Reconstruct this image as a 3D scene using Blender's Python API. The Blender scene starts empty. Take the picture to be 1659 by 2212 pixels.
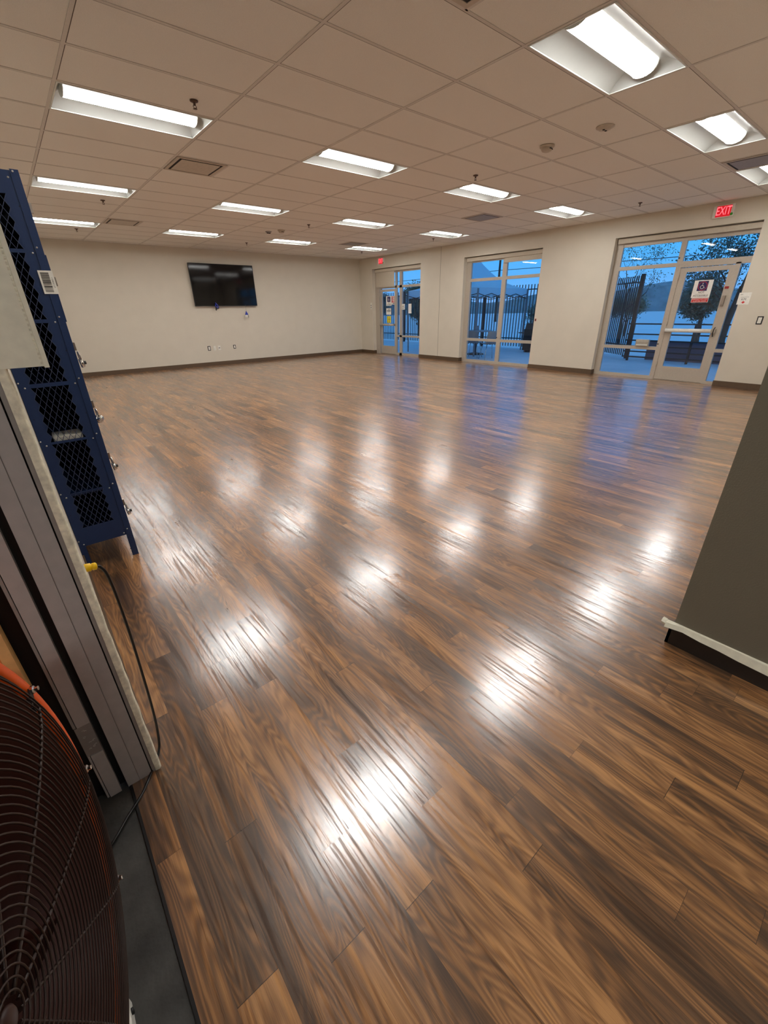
import bpy, bmesh, math, random
from math import sin, cos, pi, radians as rad
from mathutils import Vector as V, Matrix

# ------------------------------------------------------------------ camera, sky, exposure
SC = bpy.context.scene
COL = SC.collection
cam_d = bpy.data.cameras.new('camera')
cam = bpy.data.objects.new('camera', cam_d)
COL.objects.link(cam)
SC.camera = cam
YAW, PIT, ROL, FPX = 0.6881585850284109, 0.44962492602016657, 0.018467871440358077, 904.976
fw = V((sin(YAW)*cos(PIT), cos(YAW)*cos(PIT), -sin(PIT)))
rt = V((cos(YAW), -sin(YAW), 0))
dn = fw.cross(rt)
r2 = cos(ROL)*rt + sin(ROL)*dn
d2 = -sin(ROL)*rt + cos(ROL)*dn
cam.matrix_world = Matrix(((r2.x, -d2.x, -fw.x, -0.83964), (r2.y, -d2.y, -fw.y, -3.6097), (r2.z, -d2.z, -fw.z, 1.43718), (0, 0, 0, 1)))
cam_d.sensor_fit = 'AUTO'
cam_d.sensor_width = 36.0
cam_d.lens = FPX/2212*36.0
cam_d.clip_start = 0.02
cam_d.clip_end = 500

SC.view_settings.view_transform = 'Standard'
SC.view_settings.look = 'None'
SC.view_settings.gamma = 1.0
SC.view_settings.use_curve_mapping = False
SC.view_settings.exposure = 0.0
LAMP = 58.0           # diffuser emission of every ceiling light
LAMP_COL = (1.0, 0.985, 0.955)
SKY = 1.2

def lin(c):
    return tuple(((x/255)/12.92 if x/255 <= 0.04045 else ((x/255+0.055)/1.055)**2.4) for x in c)

w = bpy.data.worlds.new('dusk_sky')
SC.world = w
w.use_nodes = True
nt = w.node_tree
nt.nodes.clear()
tc = nt.nodes.new('ShaderNodeTexCoord')
sx = nt.nodes.new('ShaderNodeSeparateXYZ')
rp = nt.nodes.new('ShaderNodeValToRGB')
bg = nt.nodes.new('ShaderNodeBackground')
ow = nt.nodes.new('ShaderNodeOutputWorld')
nt.links.new(tc.outputs['Generated'], sx.inputs[0])
nt.links.new(sx.outputs[2], rp.inputs[0])
nt.links.new(rp.outputs[0], bg.inputs[0])
nt.links.new(bg.outputs[0], ow.inputs[0])
cr = rp.color_ramp
cr.elements[0].position = 0.0
cr.elements[0].color = (*lin((118, 172, 236)), 1)
cr.elements[1].position = 0.6
cr.elements[1].color = (*lin((96, 170, 236)), 1)
for p_, c_ in ((0.05, (92, 172, 244)), (0.13, (56, 176, 250)), (0.25, (40, 150, 240))):
    e_ = cr.elements.new(p_)
    e_.color = (*lin(c_), 1)
bg.inputs[1].default_value = SKY

GX, GY = 1.2192, 0.6096
XR, YB, XL, H = 9.432, 9.996, -0.868, 3.033
XF = 9.56

# ------------------------------------------------------------------ materials
MATS = {}
def new_mat(name):
    m = bpy.data.materials.new(name)
    m.use_nodes = True
    MATS[name] = m
    return m, m.node_tree, m.node_tree.nodes['Principled BSDF']

def mat(name, col, rough=0.5, metal=0.0, var=0.06, scale=30.0, bump=0.0, bscale=200.0, emit=0.0, ecol=None, spec=0.5):
    m, t, b = new_mat(name)
    c = lin(col)
    n = t.nodes.new('ShaderNodeTexNoise')
    n.inputs['Scale'].default_value = scale
    n.inputs['Detail'].default_value = 3
    o = t.nodes.new('ShaderNodeTexCoord')
    t.links.new(o.outputs['Object'], n.inputs['Vector'])
    r = t.nodes.new('ShaderNodeValToRGB')
    r.color_ramp.elements[0].position = 0.3
    r.color_ramp.elements[1].position = 0.7
    r.color_ramp.elements[0].color = (*[x*(1-var) for x in c], 1)
    r.color_ramp.elements[1].color = (*[min(1, x*(1+var)) for x in c], 1)
    t.links.new(n.outputs['Fac'], r.inputs[0])
    t.links.new(r.outputs[0], b.inputs['Base Color'])
    b.inputs['Roughness'].default_value = rough
    b.inputs['Metallic'].default_value = metal
    b.inputs['Specular IOR Level'].default_value = spec
    if bump:
        n2 = t.nodes.new('ShaderNodeTexNoise')
        n2.inputs['Scale'].default_value = bscale
        n2.inputs['Detail'].default_value = 2
        t.links.new(o.outputs['Object'], n2.inputs['Vector'])
        bp = t.nodes.new('ShaderNodeBump')
        bp.inputs['Strength'].default_value = bump
        bp.inputs['Distance'].default_value = 0.002
        t.links.new(n2.outputs['Fac'], bp.inputs['Height'])
        t.links.new(bp.outputs[0], b.inputs['Normal'])
    if emit:
        b.inputs['Emission Color'].default_value = (*(ecol or c), 1)
        b.inputs['Emission Strength'].default_value = emit
    return m

mat('wall_paint', (214, 206, 190), 0.55, var=0.02, scale=3, bump=0.35, bscale=160)
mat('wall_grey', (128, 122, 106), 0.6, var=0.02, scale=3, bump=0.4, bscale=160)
mat('ceiling_tile', (236, 232, 224), 0.9, var=0.05, scale=220, bump=0.5, bscale=400)
mat('tile_shadow', (96, 84, 74), 0.8)  # dark colour standing in for the shadow beside the grid bars
mat('grid_bar', (214, 208, 200), 0.6, var=0.03)
mat('base_brown', (92, 72, 52), 0.5)
mat('base_dark', (44, 36, 30), 0.45)
mat('cream_strip', (244, 240, 218), 0.55)
mat('plaster', (236, 230, 206), 0.7, var=0.18, scale=60, bump=0.6, bscale=120)
mat('frame_metal', (186, 176, 162), 0.42, 0.15, var=0.04)
mat('frame_grey', (150, 145, 140), 0.4, 0.3, var=0.04)
mat('panel_grey', (176, 172, 168), 0.42, 0.1, var=0.05, bump=0.1)
mat('jamb_grey', (160, 156, 150), 0.45, 0.3)
mat('black', (12, 12, 13), 0.5)
mat('black_gloss', (6, 6, 8), 0.12)
mat('screen', (5, 5, 7), 0.07, spec=0.4)
mat('trough_enamel', (186, 188, 184), 0.4, var=0.01)
mat('white_metal', (226, 228, 222), 0.45, var=0.01)
mat('white_plastic', (228, 226, 216), 0.4)
mat('paper', (236, 234, 226), 0.7)
mat('chrome', (210, 208, 204), 0.18, 1.0, var=0.02)
mat('brushed', (170, 160, 148), 0.35, 0.9)
mat('locker_blue', (25, 49, 92), 0.42, 0.1, var=0.05, bump=0.1)
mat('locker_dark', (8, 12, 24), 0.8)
mat('mesh_blue', (58, 70, 102), 0.5)
mat('rivet', (190, 190, 188), 0.3, 0.8)
mat('orange_paint', (236, 92, 14), 0.38, bump=0.15)
mat('grille_wire', (46, 30, 24), 0.4, 0.2)
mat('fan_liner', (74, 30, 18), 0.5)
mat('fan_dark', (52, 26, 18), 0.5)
mat('wood_door', (206, 128, 62), 0.4, var=0.15, scale=6)
mat('wood_edge', (222, 178, 116), 0.5, var=0.1)
mat('yellow', (248, 200, 10), 0.35)
mat('cord_black', (14, 13, 13), 0.35)
mat('concrete', (66, 66, 63), 0.7, var=0.4, scale=9, bump=0.8, bscale=60)
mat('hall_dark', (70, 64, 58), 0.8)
mat('red_sign', (206, 40, 36), 0.5)
mat('dark_red', (150, 26, 22), 0.5)
mat('navy_sign', (38, 24, 84), 0.5)
mat('yellow_sign', (238, 216, 30), 0.5)
mat('ink', (24, 24, 26), 0.7)
mat('grey_ink', (120, 120, 122), 0.7)
mat('blue_bag', (36, 56, 170), 0.4)
mat('exit_red', (240, 60, 70), 0.5, emit=1.5, ecol=lin((255, 110, 120)))
mat('exit_panel', (150, 20, 26), 0.5, emit=0.5, ecol=lin((255, 20, 44)))
mat('led_green', (50, 130, 40), 0.4, emit=0.15)
mat('shade_fabric', (200, 190, 172), 0.7, var=0.03)
mat('vent_white', (196, 184, 168), 0.5)
mat('vent_dark', (34, 28, 26), 0.8)
mat('vent_grey', (150, 146, 146), 0.5)
mat('sprinkler_brass', (92, 70, 58), 0.35, 0.6)
mat('patio', (176, 182, 192), 0.75, var=0.05, scale=2)
mat('lot', (206, 210, 216), 0.85, var=0.06, scale=0.6)
mat('fence_black', (16, 18, 22), 0.5)
mat('tent_cloth', (214, 234, 246), 0.7, var=0.03)
mat('outdoor_grey', (120, 130, 140), 0.6)
mat('outdoor_wall', (86, 88, 104), 0.8)
mat('bark', (62, 54, 48), 0.9)
mat('leaf_dark', (70, 96, 84), 0.8, var=0.4, scale=3)
mat('leaf_dull', (92, 108, 88), 0.8, var=0.4, scale=3)
mat('hill', (120, 134, 138), 0.95, var=0.25, scale=0.4)
mat('silver', (176, 172, 160), 0.4, 0.6)

t = MATS['tent_cloth'].node_tree
tl = t.nodes.new('ShaderNodeBsdfTranslucent'); tl.inputs[0].default_value = (*lin((214, 236, 248)), 1)
mxs = t.nodes.new('ShaderNodeMixShader'); mxs.inputs[0].default_value = 0.5
t.links.new(t.nodes['Principled BSDF'].outputs[0], mxs.inputs[1]); t.links.new(tl.outputs[0], mxs.inputs[2])
t.links.new(mxs.outputs[0], t.nodes['Material Output'].inputs[0])
m, t, b = new_mat('diffuser')
b.inputs['Base Color'].default_value = (0.9, 0.9, 0.88, 1)
b.inputs['Emission Color'].default_value = (*LAMP_COL, 1)

g_n = t.nodes.new('ShaderNodeNewGeometry')
s_n = t.nodes.new('ShaderNodeSeparateXYZ')
m_n = t.nodes.new('ShaderNodeMapRange')      # prismatic lens: the flat underside throws the light down, the flanks only glow
m_n.interpolation_type = 'SMOOTHSTEP'
m_n.inputs['From Min'].default_value = 0.80
m_n.inputs['From Max'].default_value = 0.97
m_n.inputs['To Min'].default_value = 1.7
m_n.inputs['To Max'].default_value = LAMP
a_n = t.nodes.new('ShaderNodeMath'); a_n.operation = 'ABSOLUTE'
t.links.new(g_n.outputs['True Normal'], s_n.inputs[0])
t.links.new(s_n.outputs[2], a_n.inputs[0])
t.links.new(a_n.outputs[0], m_n.inputs['Value'])
t.links.new(m_n.outputs[0], b.inputs['Emission Strength'])

m, t, b = new_mat('glass')
t.nodes.clear()
o_ = t.nodes.new('ShaderNodeOutputMaterial')
mx = t.nodes.new('ShaderNodeMixShader')
tr = t.nodes.new('ShaderNodeBsdfTransparent')
gl = t.nodes.new('ShaderNodeBsdfGlossy')
ge = t.nodes.new('ShaderNodeNewGeometry')
dt = t.nodes.new('ShaderNodeVectorMath'); dt.operation = 'DOT_PRODUCT'
t.links.new(ge.outputs['Normal'], dt.inputs[0]); t.links.new(ge.outputs['Incoming'], dt.inputs[1])
def gm(op, a, b_=0.0):
    n = t.nodes.new('ShaderNodeMath'); n.operation = op
    for i, x in enumerate((a, b_)):
        if isinstance(x, (int, float)): n.inputs[i].default_value = x
        else: t.links.new(x, n.inputs[i])
    return n.outputs[0]
sch = gm('ADD', gm('MULTIPLY', gm('POWER', gm('SUBTRACT', 1.0, gm('ABSOLUTE', dt.outputs['Value'])), 5.0), 0.93), 0.03)
tr.inputs[0].default_value = (0.97, 0.98, 0.985, 1)
gl.inputs['Roughness'].default_value = 0.0
t.links.new(sch, mx.inputs[0])
t.links.new(tr.outputs[0], mx.inputs[1])
t.links.new(gl.outputs[0], mx.inputs[2])
t.links.new(mx.outputs[0], o_.inputs[0])

def floor_material():
    m, t, b = new_mat('walnut_plank')
    N = t.nodes.new
    L = t.links.new
    uv = N('ShaderNodeUVMap'); uv.uv_map = 'UVMap'
    at = N('ShaderNodeAttribute'); at.attribute_name = 'rnd'
    su = N('ShaderNodeSeparateXYZ'); L(uv.outputs[0], su.inputs[0])
    sr = N('ShaderNodeSeparateColor'); L(at.outputs['Color'], sr.inputs[0])
    def math_(op, a, b_=None, c=None):
        n = N('ShaderNodeMath'); n.operation = op
        for i, x in enumerate((a, b_, c)):
            if x is None: continue
            if isinstance(x, (int, float)): n.inputs[i].default_value = x
            else: L(x, n.inputs[i])
        return n.outputs[0]
    def comb(x, y, z):
        n = N('ShaderNodeCombineXYZ')
        for i, q in enumerate((x, y, z)):
            if isinstance(q, (int, float)): n.inputs[i].default_value = q
            else: L(q, n.inputs[i])
        return n.outputs[0]
    def noise(vec, detail=2, rough=0.5, dist=0.0):
        n = N('ShaderNodeTexNoise')
        n.inputs['Scale'].default_value = 1.0
        n.inputs['Detail'].default_value = detail
        n.inputs['Roughness'].default_value = rough
        n.inputs['Distortion'].default_value = dist
        L(vec, n.inputs['Vector'])
        return n.outputs['Fac']
    u, v = su.outputs[0], su.outputs[1]
    R, G, B = sr.outputs[0], sr.outputs[1], sr.outputs[2]
    off = math_('MULTIPLY', R, 61.0)
    off2 = math_('MULTIPLY', G, 47.0)
    # cathedral figure: contour lines of a long, narrow noise field
    f1 = noise(comb(math_('ADD', math_('MULTIPLY', u, 9.0), off), math_('ADD', math_('MULTIPLY', v, 1.2), off2), 0.0), 2, 0.45, 0.35)
    ring = math_('SINE', math_('MULTIPLY', f1, 130.0))
    ring01 = math_('MULTIPLY_ADD', ring, 0.5, 0.5)
    f2 = noise(comb(math_('ADD', math_('MULTIPLY', u, 26.0), off2), math_('ADD', math_('MULTIPLY', v, 1.3), off), 3.0), 3, 0.55, 0.2)
    fib = noise(comb(math_('ADD', math_('MULTIPLY', u, 520.0), off2), math_('ADD', math_('MULTIPLY', v, 9.0), off), 7.0), 3, 0.6, 0.0)
    fib2 = noise(comb(math_('ADD', math_('MULTIPLY', u, 190.0), off), math_('ADD', math_('MULTIPLY', v, 3.4), off2), 1.0), 3, 0.6, 0.15)
    pores = math_('GREATER_THAN', fib2, 0.63)
    # tone 0..1
    tone = math_('MULTIPLY_ADD', math_('SUBTRACT', f2, 0.5), 1.35, 0.50)
    tone = math_('ADD', tone, math_('MULTIPLY', math_('SUBTRACT', f1, 0.5), 0.9))
    tone = math_('ADD', tone, math_('MULTIPLY', math_('SUBTRACT', B, 0.5), 0.36))
    tone = math_('ADD', tone, math_('MULTIPLY', math_('SUBTRACT', ring01, 0.5), 0.26))
    tone = math_('ADD', tone, math_('MULTIPLY', math_('SUBTRACT', fib, 0.5), 0.45))
    tone = math_('SUBTRACT', tone, math_('MULTIPLY', pores, 0.16))
    ramp = N('ShaderNodeValToRGB'); L(tone, ramp.inputs[0])
    e = ramp.color_ramp.elements
    e[0].position = 0.05; e[0].color = (*lin((74, 53, 38)), 1)
    e[1].position = 0.95; e[1].color = (*lin((196, 143, 90)), 1)
    for p_, c_ in ((0.35, (108, 77, 51)), (0.6, (149, 104, 64))):
        q = ramp.color_ramp.elements.new(p_); q.color = (*lin(c_), 1)
    # joints
    wv = 0.1032
    eu = math_('MINIMUM', u, math_('SUBTRACT', wv, u))
    lu = math_('LESS_THAN', eu, 0.0005)
    ev = math_('MINIMUM', v, math_('SUBTRACT', 0.944, v))
    lv = math_('LESS_THAN', ev, 0.0009)
    lv = math_('MULTIPLY', lv, math_('GREATER_THAN', R, 0.35))
    joint = math_('MAXIMUM', math_('MULTIPLY', lu, 0.45), math_('MULTIPLY', lv, 0.85))
    mixc = N('ShaderNodeMix'); mixc.data_type = 'RGBA'
    L(joint, mixc.inputs[0]); L(ramp.outputs[0], mixc.inputs[6])
    mixc.inputs[7].default_value = (*lin((24, 16, 12)), 1)
    L(mixc.outputs[2], b.inputs['Base Color'])
    # gloss: sealed vinyl with an embossed grain
    patch = noise(comb(math_('ADD', math_('MULTIPLY', u, 6.0), off), math_('ADD', math_('MULTIPLY', v, 2.0), off2), 5.0), 2)
    rough = math_('ADD', math_('MULTIPLY', patch, 0.14), 0.20)
    rough = math_('ADD', rough, math_('MULTIPLY', fib, 0.08))
    L(rough, b.inputs['Roughness'])
    b.inputs['Specular IOR Level'].default_value = 0.5
    hgt = math_('MULTIPLY', u, math_('MULTIPLY', math_('SUBTRACT', R, 0.5), 0.006))
    hgt = math_('ADD', hgt, math_('MULTIPLY', v, math_('MULTIPLY', math_('SUBTRACT', G, 0.5), 0.003)))
    hgt = math_('ADD', hgt, math_('MULTIPLY', fib, 0.00007))
    hgt = math_('ADD', hgt, math_('MULTIPLY', fib2, 0.00012))
    hgt = math_('SUBTRACT', hgt, math_('MULTIPLY', pores, 0.00004))
    hgt = math_('ADD', hgt, math_('MULTIPLY', patch, 0.0004))
    bp = N('ShaderNodeBump')
    bp.inputs['Strength'].default_value = 1.0
    bp.inputs['Distance'].default_value = 1.0
    L(hgt, bp.inputs['Height'])
    L(bp.outputs[0], b.inputs['Normal'])
    cw = N('ShaderNodeMapRange'); cw.interpolation_type = 'SMOOTHSTEP'
    cw.inputs['From Min'].default_value = 0.62; cw.inputs['From Max'].default_value = 0.50
    cw.inputs['To Min'].default_value = 0.35; cw.inputs['To Max'].default_value = 1.0
    L(math_('ADD', math_('MULTIPLY', fib2, 0.65), math_('MULTIPLY', fib, 0.35)), cw.inputs['Value'])
    fib3 = noise(comb(math_('ADD', math_('MULTIPLY', u, 78.0), off2), math_('ADD', math_('MULTIPLY', v, 1.9), off), 11.0), 3, 0.6, 0.1)
    cw3 = N('ShaderNodeMapRange'); cw3.interpolation_type = 'SMOOTHSTEP'
    cw3.inputs['From Min'].default_value = 0.60; cw3.inputs['From Max'].default_value = 0.53
    cw3.inputs['To Min'].default_value = 0.15; cw3.inputs['To Max'].default_value = 1.0
    L(fib3, cw3.inputs['Value'])
    L(math_('MULTIPLY', cw.outputs[0], cw3.outputs[0]), b.inputs['Coat Weight'])
    b.inputs['Coat IOR'].default_value = 2.2
    L(math_('ADD', math_('MULTIPLY', patch, 0.16), 0.13), b.inputs['Coat Roughness'])
    bp2 = N('ShaderNodeBump')
    bp2.inputs['Strength'].default_value = 0.65
    bp2.inputs['Distance'].default_value = 1.0
    L(hgt, bp2.inputs['Height'])
    L(bp2.outputs[0], b.inputs['Coat Normal'])
    return m
floor_material()

# ------------------------------------------------------------------ mesh helpers
class MB:
    def __init__(self):
        self.v, self.f, self.s, self.m = [], [], [], []
        self.mats, self.cur = [], 0
    def use(self, name):
        if name not in self.mats: self.mats.append(name)
        self.cur = self.mats.index(name)
        return self
    def add(self, vs, fs, smooth=False):
        o = len(self.v)
        self.v += [tuple(p) for p in vs]
        for q in fs:
            self.f.append([i+o for i in q]); self.s.append(smooth); self.m.append(self.cur)
        return self
    def box(self, x0, x1, y0, y1, z0, z1, M=None):
        x0, x1 = min(x0, x1), max(x0, x1); y0, y1 = min(y0, y1), max(y0, y1); z0, z1 = min(z0, z1), max(z0, z1)
        vs = [V((x, y, z)) for z in (z0, z1) for y in (y0, y1) for x in (x0, x1)]
        if M is not None: vs = [M @ p for p in vs]
        return self.add(vs, [(0, 2, 3, 1), (4, 5, 7, 6), (0, 1, 5, 4), (2, 6, 7, 3), (0, 4, 6, 2), (1, 3, 7, 5)])
    def bar(self, a, b, wx, wy=None, up=V((0, 0, 1))):
        a, b = V(a), V(b); wy = wy or wx
        d = (b-a).normalized()
        if abs(d.dot(up)) > 0.97: up = V((1, 0, 0))
        s = d.cross(up).normalized(); u = s.cross(d)
        vs = [p+s*i*wx/2+u*j*wy/2 for p in (a, b) for i, j in ((-1, -1), (1, -1), (1, 1), (-1, 1))]
        return self.add(vs, [(3, 2, 1, 0), (4, 5, 6, 7), (0, 1, 5, 4), (1, 2, 6, 5), (2, 3, 7, 6), (3, 0, 4, 7)])
    def tube(self, pts, r, n=8, closed=False, caps=True):
        pts = [V(p) for p in pts]; k = len(pts)
        rs = r if isinstance(r, (list, tuple)) else [r]*k
        vs = []; prev = None
        for i, p in enumerate(pts):
            if closed: d = pts[(i+1) % k]-pts[i-1]
            else: d = pts[min(i+1, k-1)]-pts[max(i-1, 0)]
            d = d.normalized()
            if prev is None:
                prev = d.orthogonal().normalized()
            s = (prev-d*prev.dot(d))
            s = s.normalized() if s.length > 1e-6 else d.orthogonal().normalized()
            prev = s; u = d.cross(s)
            vs += [p+(s*cos(2*pi*j/n)+u*sin(2*pi*j/n))*rs[i] for j in range(n)]
        fs = []
        for i in range(k if closed else k-1):
            a, b_ = i*n, ((i+1) % k)*n
            for j in range(n):
                fs.append((a+j, a+(j+1) % n, b_+(j+1) % n, b_+j))
        self.add(vs, fs, True)
        if caps and not closed:
            o = len(self.v)-len(vs)
            self.f.append([o+j for j in range(n)][::-1]); self.s.append(False); self.m.append(self.cur)
            self.f.append([o+(k-1)*n+j for j in range(n)]); self.s.append(False); self.m.append(self.cur)
        return self
    def lathe(self, prof, M=None, n=20, smooth=True):
        # prof: (radius, height) about the local z axis
        vs = [V((r*cos(2*pi*j/n), r*sin(2*pi*j/n), z)) for r, z in prof for j in range(n)]
        if M is not None: vs = [M @ p for p in vs]
        k = len(prof)
        fs = [(i*n+j, i*n+(j+1) % n, (i+1)*n+(j+1) % n, (i+1)*n+j) for i in range(k-1) for j in range(n)]
        return self.add(vs, fs, smooth)
    def grid(self, rows, smooth=False, closed=False):
        n = len(rows[0]); vs = [p for r in rows for p in r]
        fs = [(i*n+j, i*n+j+1, (i+1)*n+j+1, (i+1)*n+j) for i in range(len(rows)-1) for j in range(n-1)]
        return self.add(vs, fs, smooth)
    def poly(self, pts, depth):
        pts = [V(p) for p in pts]; n = len(pts); d = V(depth)
        return self.add(pts+[p+d for p in pts], [tuple(range(n))[::-1], tuple(range(n, 2*n))]+[(i, (i+1) % n, n+(i+1) % n, n+i) for i in range(n)])
    def build(self, name, m=None, parent=None, loc=None, bevel=0.0):
        me = bpy.data.meshes.new(name)
        off = V(loc) if loc is not None else V((0, 0, 0))
        me.from_pydata([tuple(V(p)-off) for p in self.v], [], self.f)
        if m: me.materials.append(MATS[m])
        else:
            for q in self.mats: me.materials.append(MATS[q])
            me.polygons.foreach_set('material_index', self.m)
        me.polygons.foreach_set('use_smooth', self.s)
        me.update()
        o = bpy.data.objects.new(name, me)
        COL.objects.link(o)
        if parent is not None:
            o.parent = parent
            o.matrix_parent_inverse = Matrix.Translation(-parent.location) if parent.type == 'EMPTY' and parent.parent is None else Matrix()
        if loc is not None: o.location = off
        if bevel:
            bv = o.modifiers.new('bevel', 'BEVEL'); bv.width = bevel; bv.segments = 2; bv.limit_method = 'ANGLE'
        return o

def tag(o, label=None, cat=None, group=None, kind=None):
    if label: o['label'] = label
    if cat: o['category'] = cat
    if group: o['group'] = group
    if kind: o['kind'] = kind
    return o
def thing(name, loc, label, cat, group=None):
    o = bpy.data.objects.new(name, None)
    o.empty_display_size = 0.1
    COL.objects.link(o); o.location = loc
    return tag(o, label, cat, group)
def struct(o): o['kind'] = 'structure'; return o
def text_mesh(name, body, size, M, m, parent, depth=0.0006, align='CENTER', sx=1.0):
    cu = bpy.data.curves.new(name, 'FONT')
    cu.body = body; cu.size = size; cu.extrude = depth; cu.align_x = align; cu.align_y = 'CENTER'
    tmp = bpy.data.objects.new('lettering_source', cu)
    COL.objects.link(tmp)
    dg = bpy.context.evaluated_depsgraph_get()
    me = bpy.data.meshes.new_from_object(tmp.evaluated_get(dg))
    bpy.data.objects.remove(tmp); bpy.data.curves.remove(cu)
    me.name = name
    me.transform(M @ Matrix.Diagonal((sx, 1, 1, 1)))
    me.materials.clear(); me.materials.append(MATS[m])
    o = bpy.data.objects.new(name, me); COL.objects.link(o)
    if parent is not None:
        o.parent = parent
        o.matrix_parent_inverse = Matrix.Translation(-parent.location) if parent.type == 'EMPTY' else Matrix()
    return o
def face_x(x, y, z):
    # text frame on a wall whose face looks towards -x (reader looks along +x): right is -y, up is +z
    return Matrix(((0, 0, -1, x), (-1, 0, 0, y), (0, 1, 0, z), (0, 0, 0, 1)))
def axis_mat(p, d):
    d = V(d).normalized()
    return Matrix.Translation(V(p)) @ d.to_track_quat('Z', 'Y').to_matrix().to_4x4()

# ------------------------------------------------------------------ floor
random.seed(7)
PW, PL, X0 = 0.1032, 0.944, -0.466
seam = {-4: -3.095, -3: -2.748, -1: -2.959, 0: -3.216, 1: -2.743, 2: -3.058, 3: -3.366, 4: -3.23, 5: -3.681, 6: -3.826, 7: -3.281, 8: -3.547, 9: -2.95, 10: -3.689, 11: -3.162, 12: -3.384}
fv, ff, fuv, frnd = [], [], [], []
FX0, FX1, FY0, FY1 = -0.952, 9.60, -6.0, YB
i = math.floor((FX0-X0)/PW)
while X0+i*PW < FX1:
    xa, xb = max(FX0, X0+i*PW), min(FX1, X0+(i+1)*PW)
    s = seam.get(i, random.uniform(-3, -2))
    y = s-PL*math.ceil((s-FY0)/PL)
    while y < FY1:
        ya, yb = max(y, FY0), min(y+PL, FY1)
        if yb > ya+1e-4:
            k = len(fv)
            fv += [(xa, ya, 0), (xb, ya, 0), (xb, yb, 0), (xa, yb, 0)]
            ff.append((k, k+1, k+2, k+3))
            ua, ub = xa-(X0+i*PW), xb-(X0+i*PW)
            fuv += [(ua, ya-y), (ub, ya-y), (ub, yb-y), (ua, yb-y)]
            frnd.append((random.random(), random.random(), random.random(), 1))
        y += PL
    i += 1
me = bpy.data.meshes.new('floor')
me.from_pydata(fv, [], ff)
ul = me.uv_layers.new(name='UVMap')
for l_, q in zip(ul.data, fuv): l_.uv = q
a_ = me.attributes.new('rnd', 'FLOAT_COLOR', 'FACE')
for d_, q in zip(a_.data, frnd): d_.color = q
me.materials.append(MATS['walnut_plank'])
fl = bpy.data.objects.new('floor', me)
COL.objects.link(fl)
struct(fl)
fl['label'] = 'glossy brown wood plank floor reflecting the ceiling lights'

struct(MB().box(-4.2, -0.952, -6.0, -2.0, -0.08, -0.006).build('floor_hall', 'concrete'))
struct(MB().box(-0.958, -0.950, -6.0, -2.37, -0.02, 0.001).build('trim_1', 'black'))

# ------------------------------------------------------------------ walls
OPS = {1: (6.92, 9.29), 2: (2.832, 5.215), 3: (-1.24, 1.172)}
OT = 2.688
def wall_right():
    mb = MB()
    XO = 9.70
    ys = [-6.0, -1.24, 1.172, 2.832, 5.215, 6.92, 9.29, YB+0.2]
    for k in range(0, len(ys)-1):
        if k % 2 == 0: mb.box(XR, XO, ys[k], ys[k+1], 0, H+0.3)
        else: mb.box(XR, XO, ys[k], ys[k+1], OT, H+0.3)
    return struct(mb.build('wall_right', 'wall_paint'))
wall_right()
struct(MB().box(XL-0.2, XR, YB, YB+0.2, 0, H+0.3).build('wall_back', 'wall_paint'))
struct(MB().box(XL-0.10, XL, -2.335, YB, 0, H+0.3).box(XL-0.10, XL, -6.0, -2.335, 2.45, H+0.3).build('wall_left', 'wall_paint'))
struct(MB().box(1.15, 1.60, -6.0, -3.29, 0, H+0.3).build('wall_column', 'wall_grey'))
struct(MB().box(1.60, XR, -3.49, -3.29, 0, H+0.3).build('wall_front', 'wall_paint'))
struct(MB().box(-4.2, 1.15, -6.2, -6.0, 0, H+0.3).build('wall_hall_end', 'hall_dark'))
struct(MB().box(-4.4, -4.2, -6.0, -2.0, 0, H+0.3).build('wall_hall_side', 'hall_dark'))
struct(MB().box(-4.2, XL-0.10, -2.0, -1.9, 0, H+0.3).build('wall_hall_back', 'hall_dark'))
hx0, hx1, hy0, hy1 = -2.0-GX/2, -2.0+GX/2, -4.5-GY/2, -4.5+GY/2
struct(MB().box(-4.2, hx0, -6.0, -2.0, 2.7, 2.8).box(hx1, XL-0.10, -6.0, -2.0, 2.7, 2.8).box(hx0, hx1, -6.0, hy0, 2.7, 2.8).box(hx0, hx1, hy1, -2.0, 2.7, 2.8).box(hx0, hx1, hy0, hy1, 2.82, 2.84).build('ceiling_hall', 'hall_dark'))
# vertical control joint in the window wall
struct(MB().box(XR-0.0015, XR+0.01, 6.088, 6.098, 0.10, H).build('trim_2', 'wall_grey'))

BH = 0.102
mb = MB().box(XL, XR, YB-0.012, YB, 0, BH)
struct(mb.build('baseboard_back', 'base_brown'))
mb = MB()
for a, b_ in ((9.29, YB-0.012), (5.215, 6.92), (1.172, 2.832), (-3.29, -1.24)):
    mb.box(XR-0.012, XR, a, b_, 0, BH)
for yy, sgn in ((9.29, -1), (5.215, -1), (1.172, -1), (6.92, 1), (2.832, 1), (-1.24, 1)):
    mb.box(XR-0.012, XF-0.005, yy, yy+sgn*0.010, 0, BH)
struct(mb.build('baseboard_right', 'base_brown'))
struct(MB().box(XL, XL+0.010, -2.30, YB-0.012, 0, BH).build('baseboard_left', 'base_brown'))
mb = MB().box(1.138, 1.15, -6.0, -3.278, 0, 0.088).box(1.138, 1.61, -3.29, -3.278, 0, 0.088)
struct(mb.build('baseboard_column', 'base_dark'))
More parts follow.
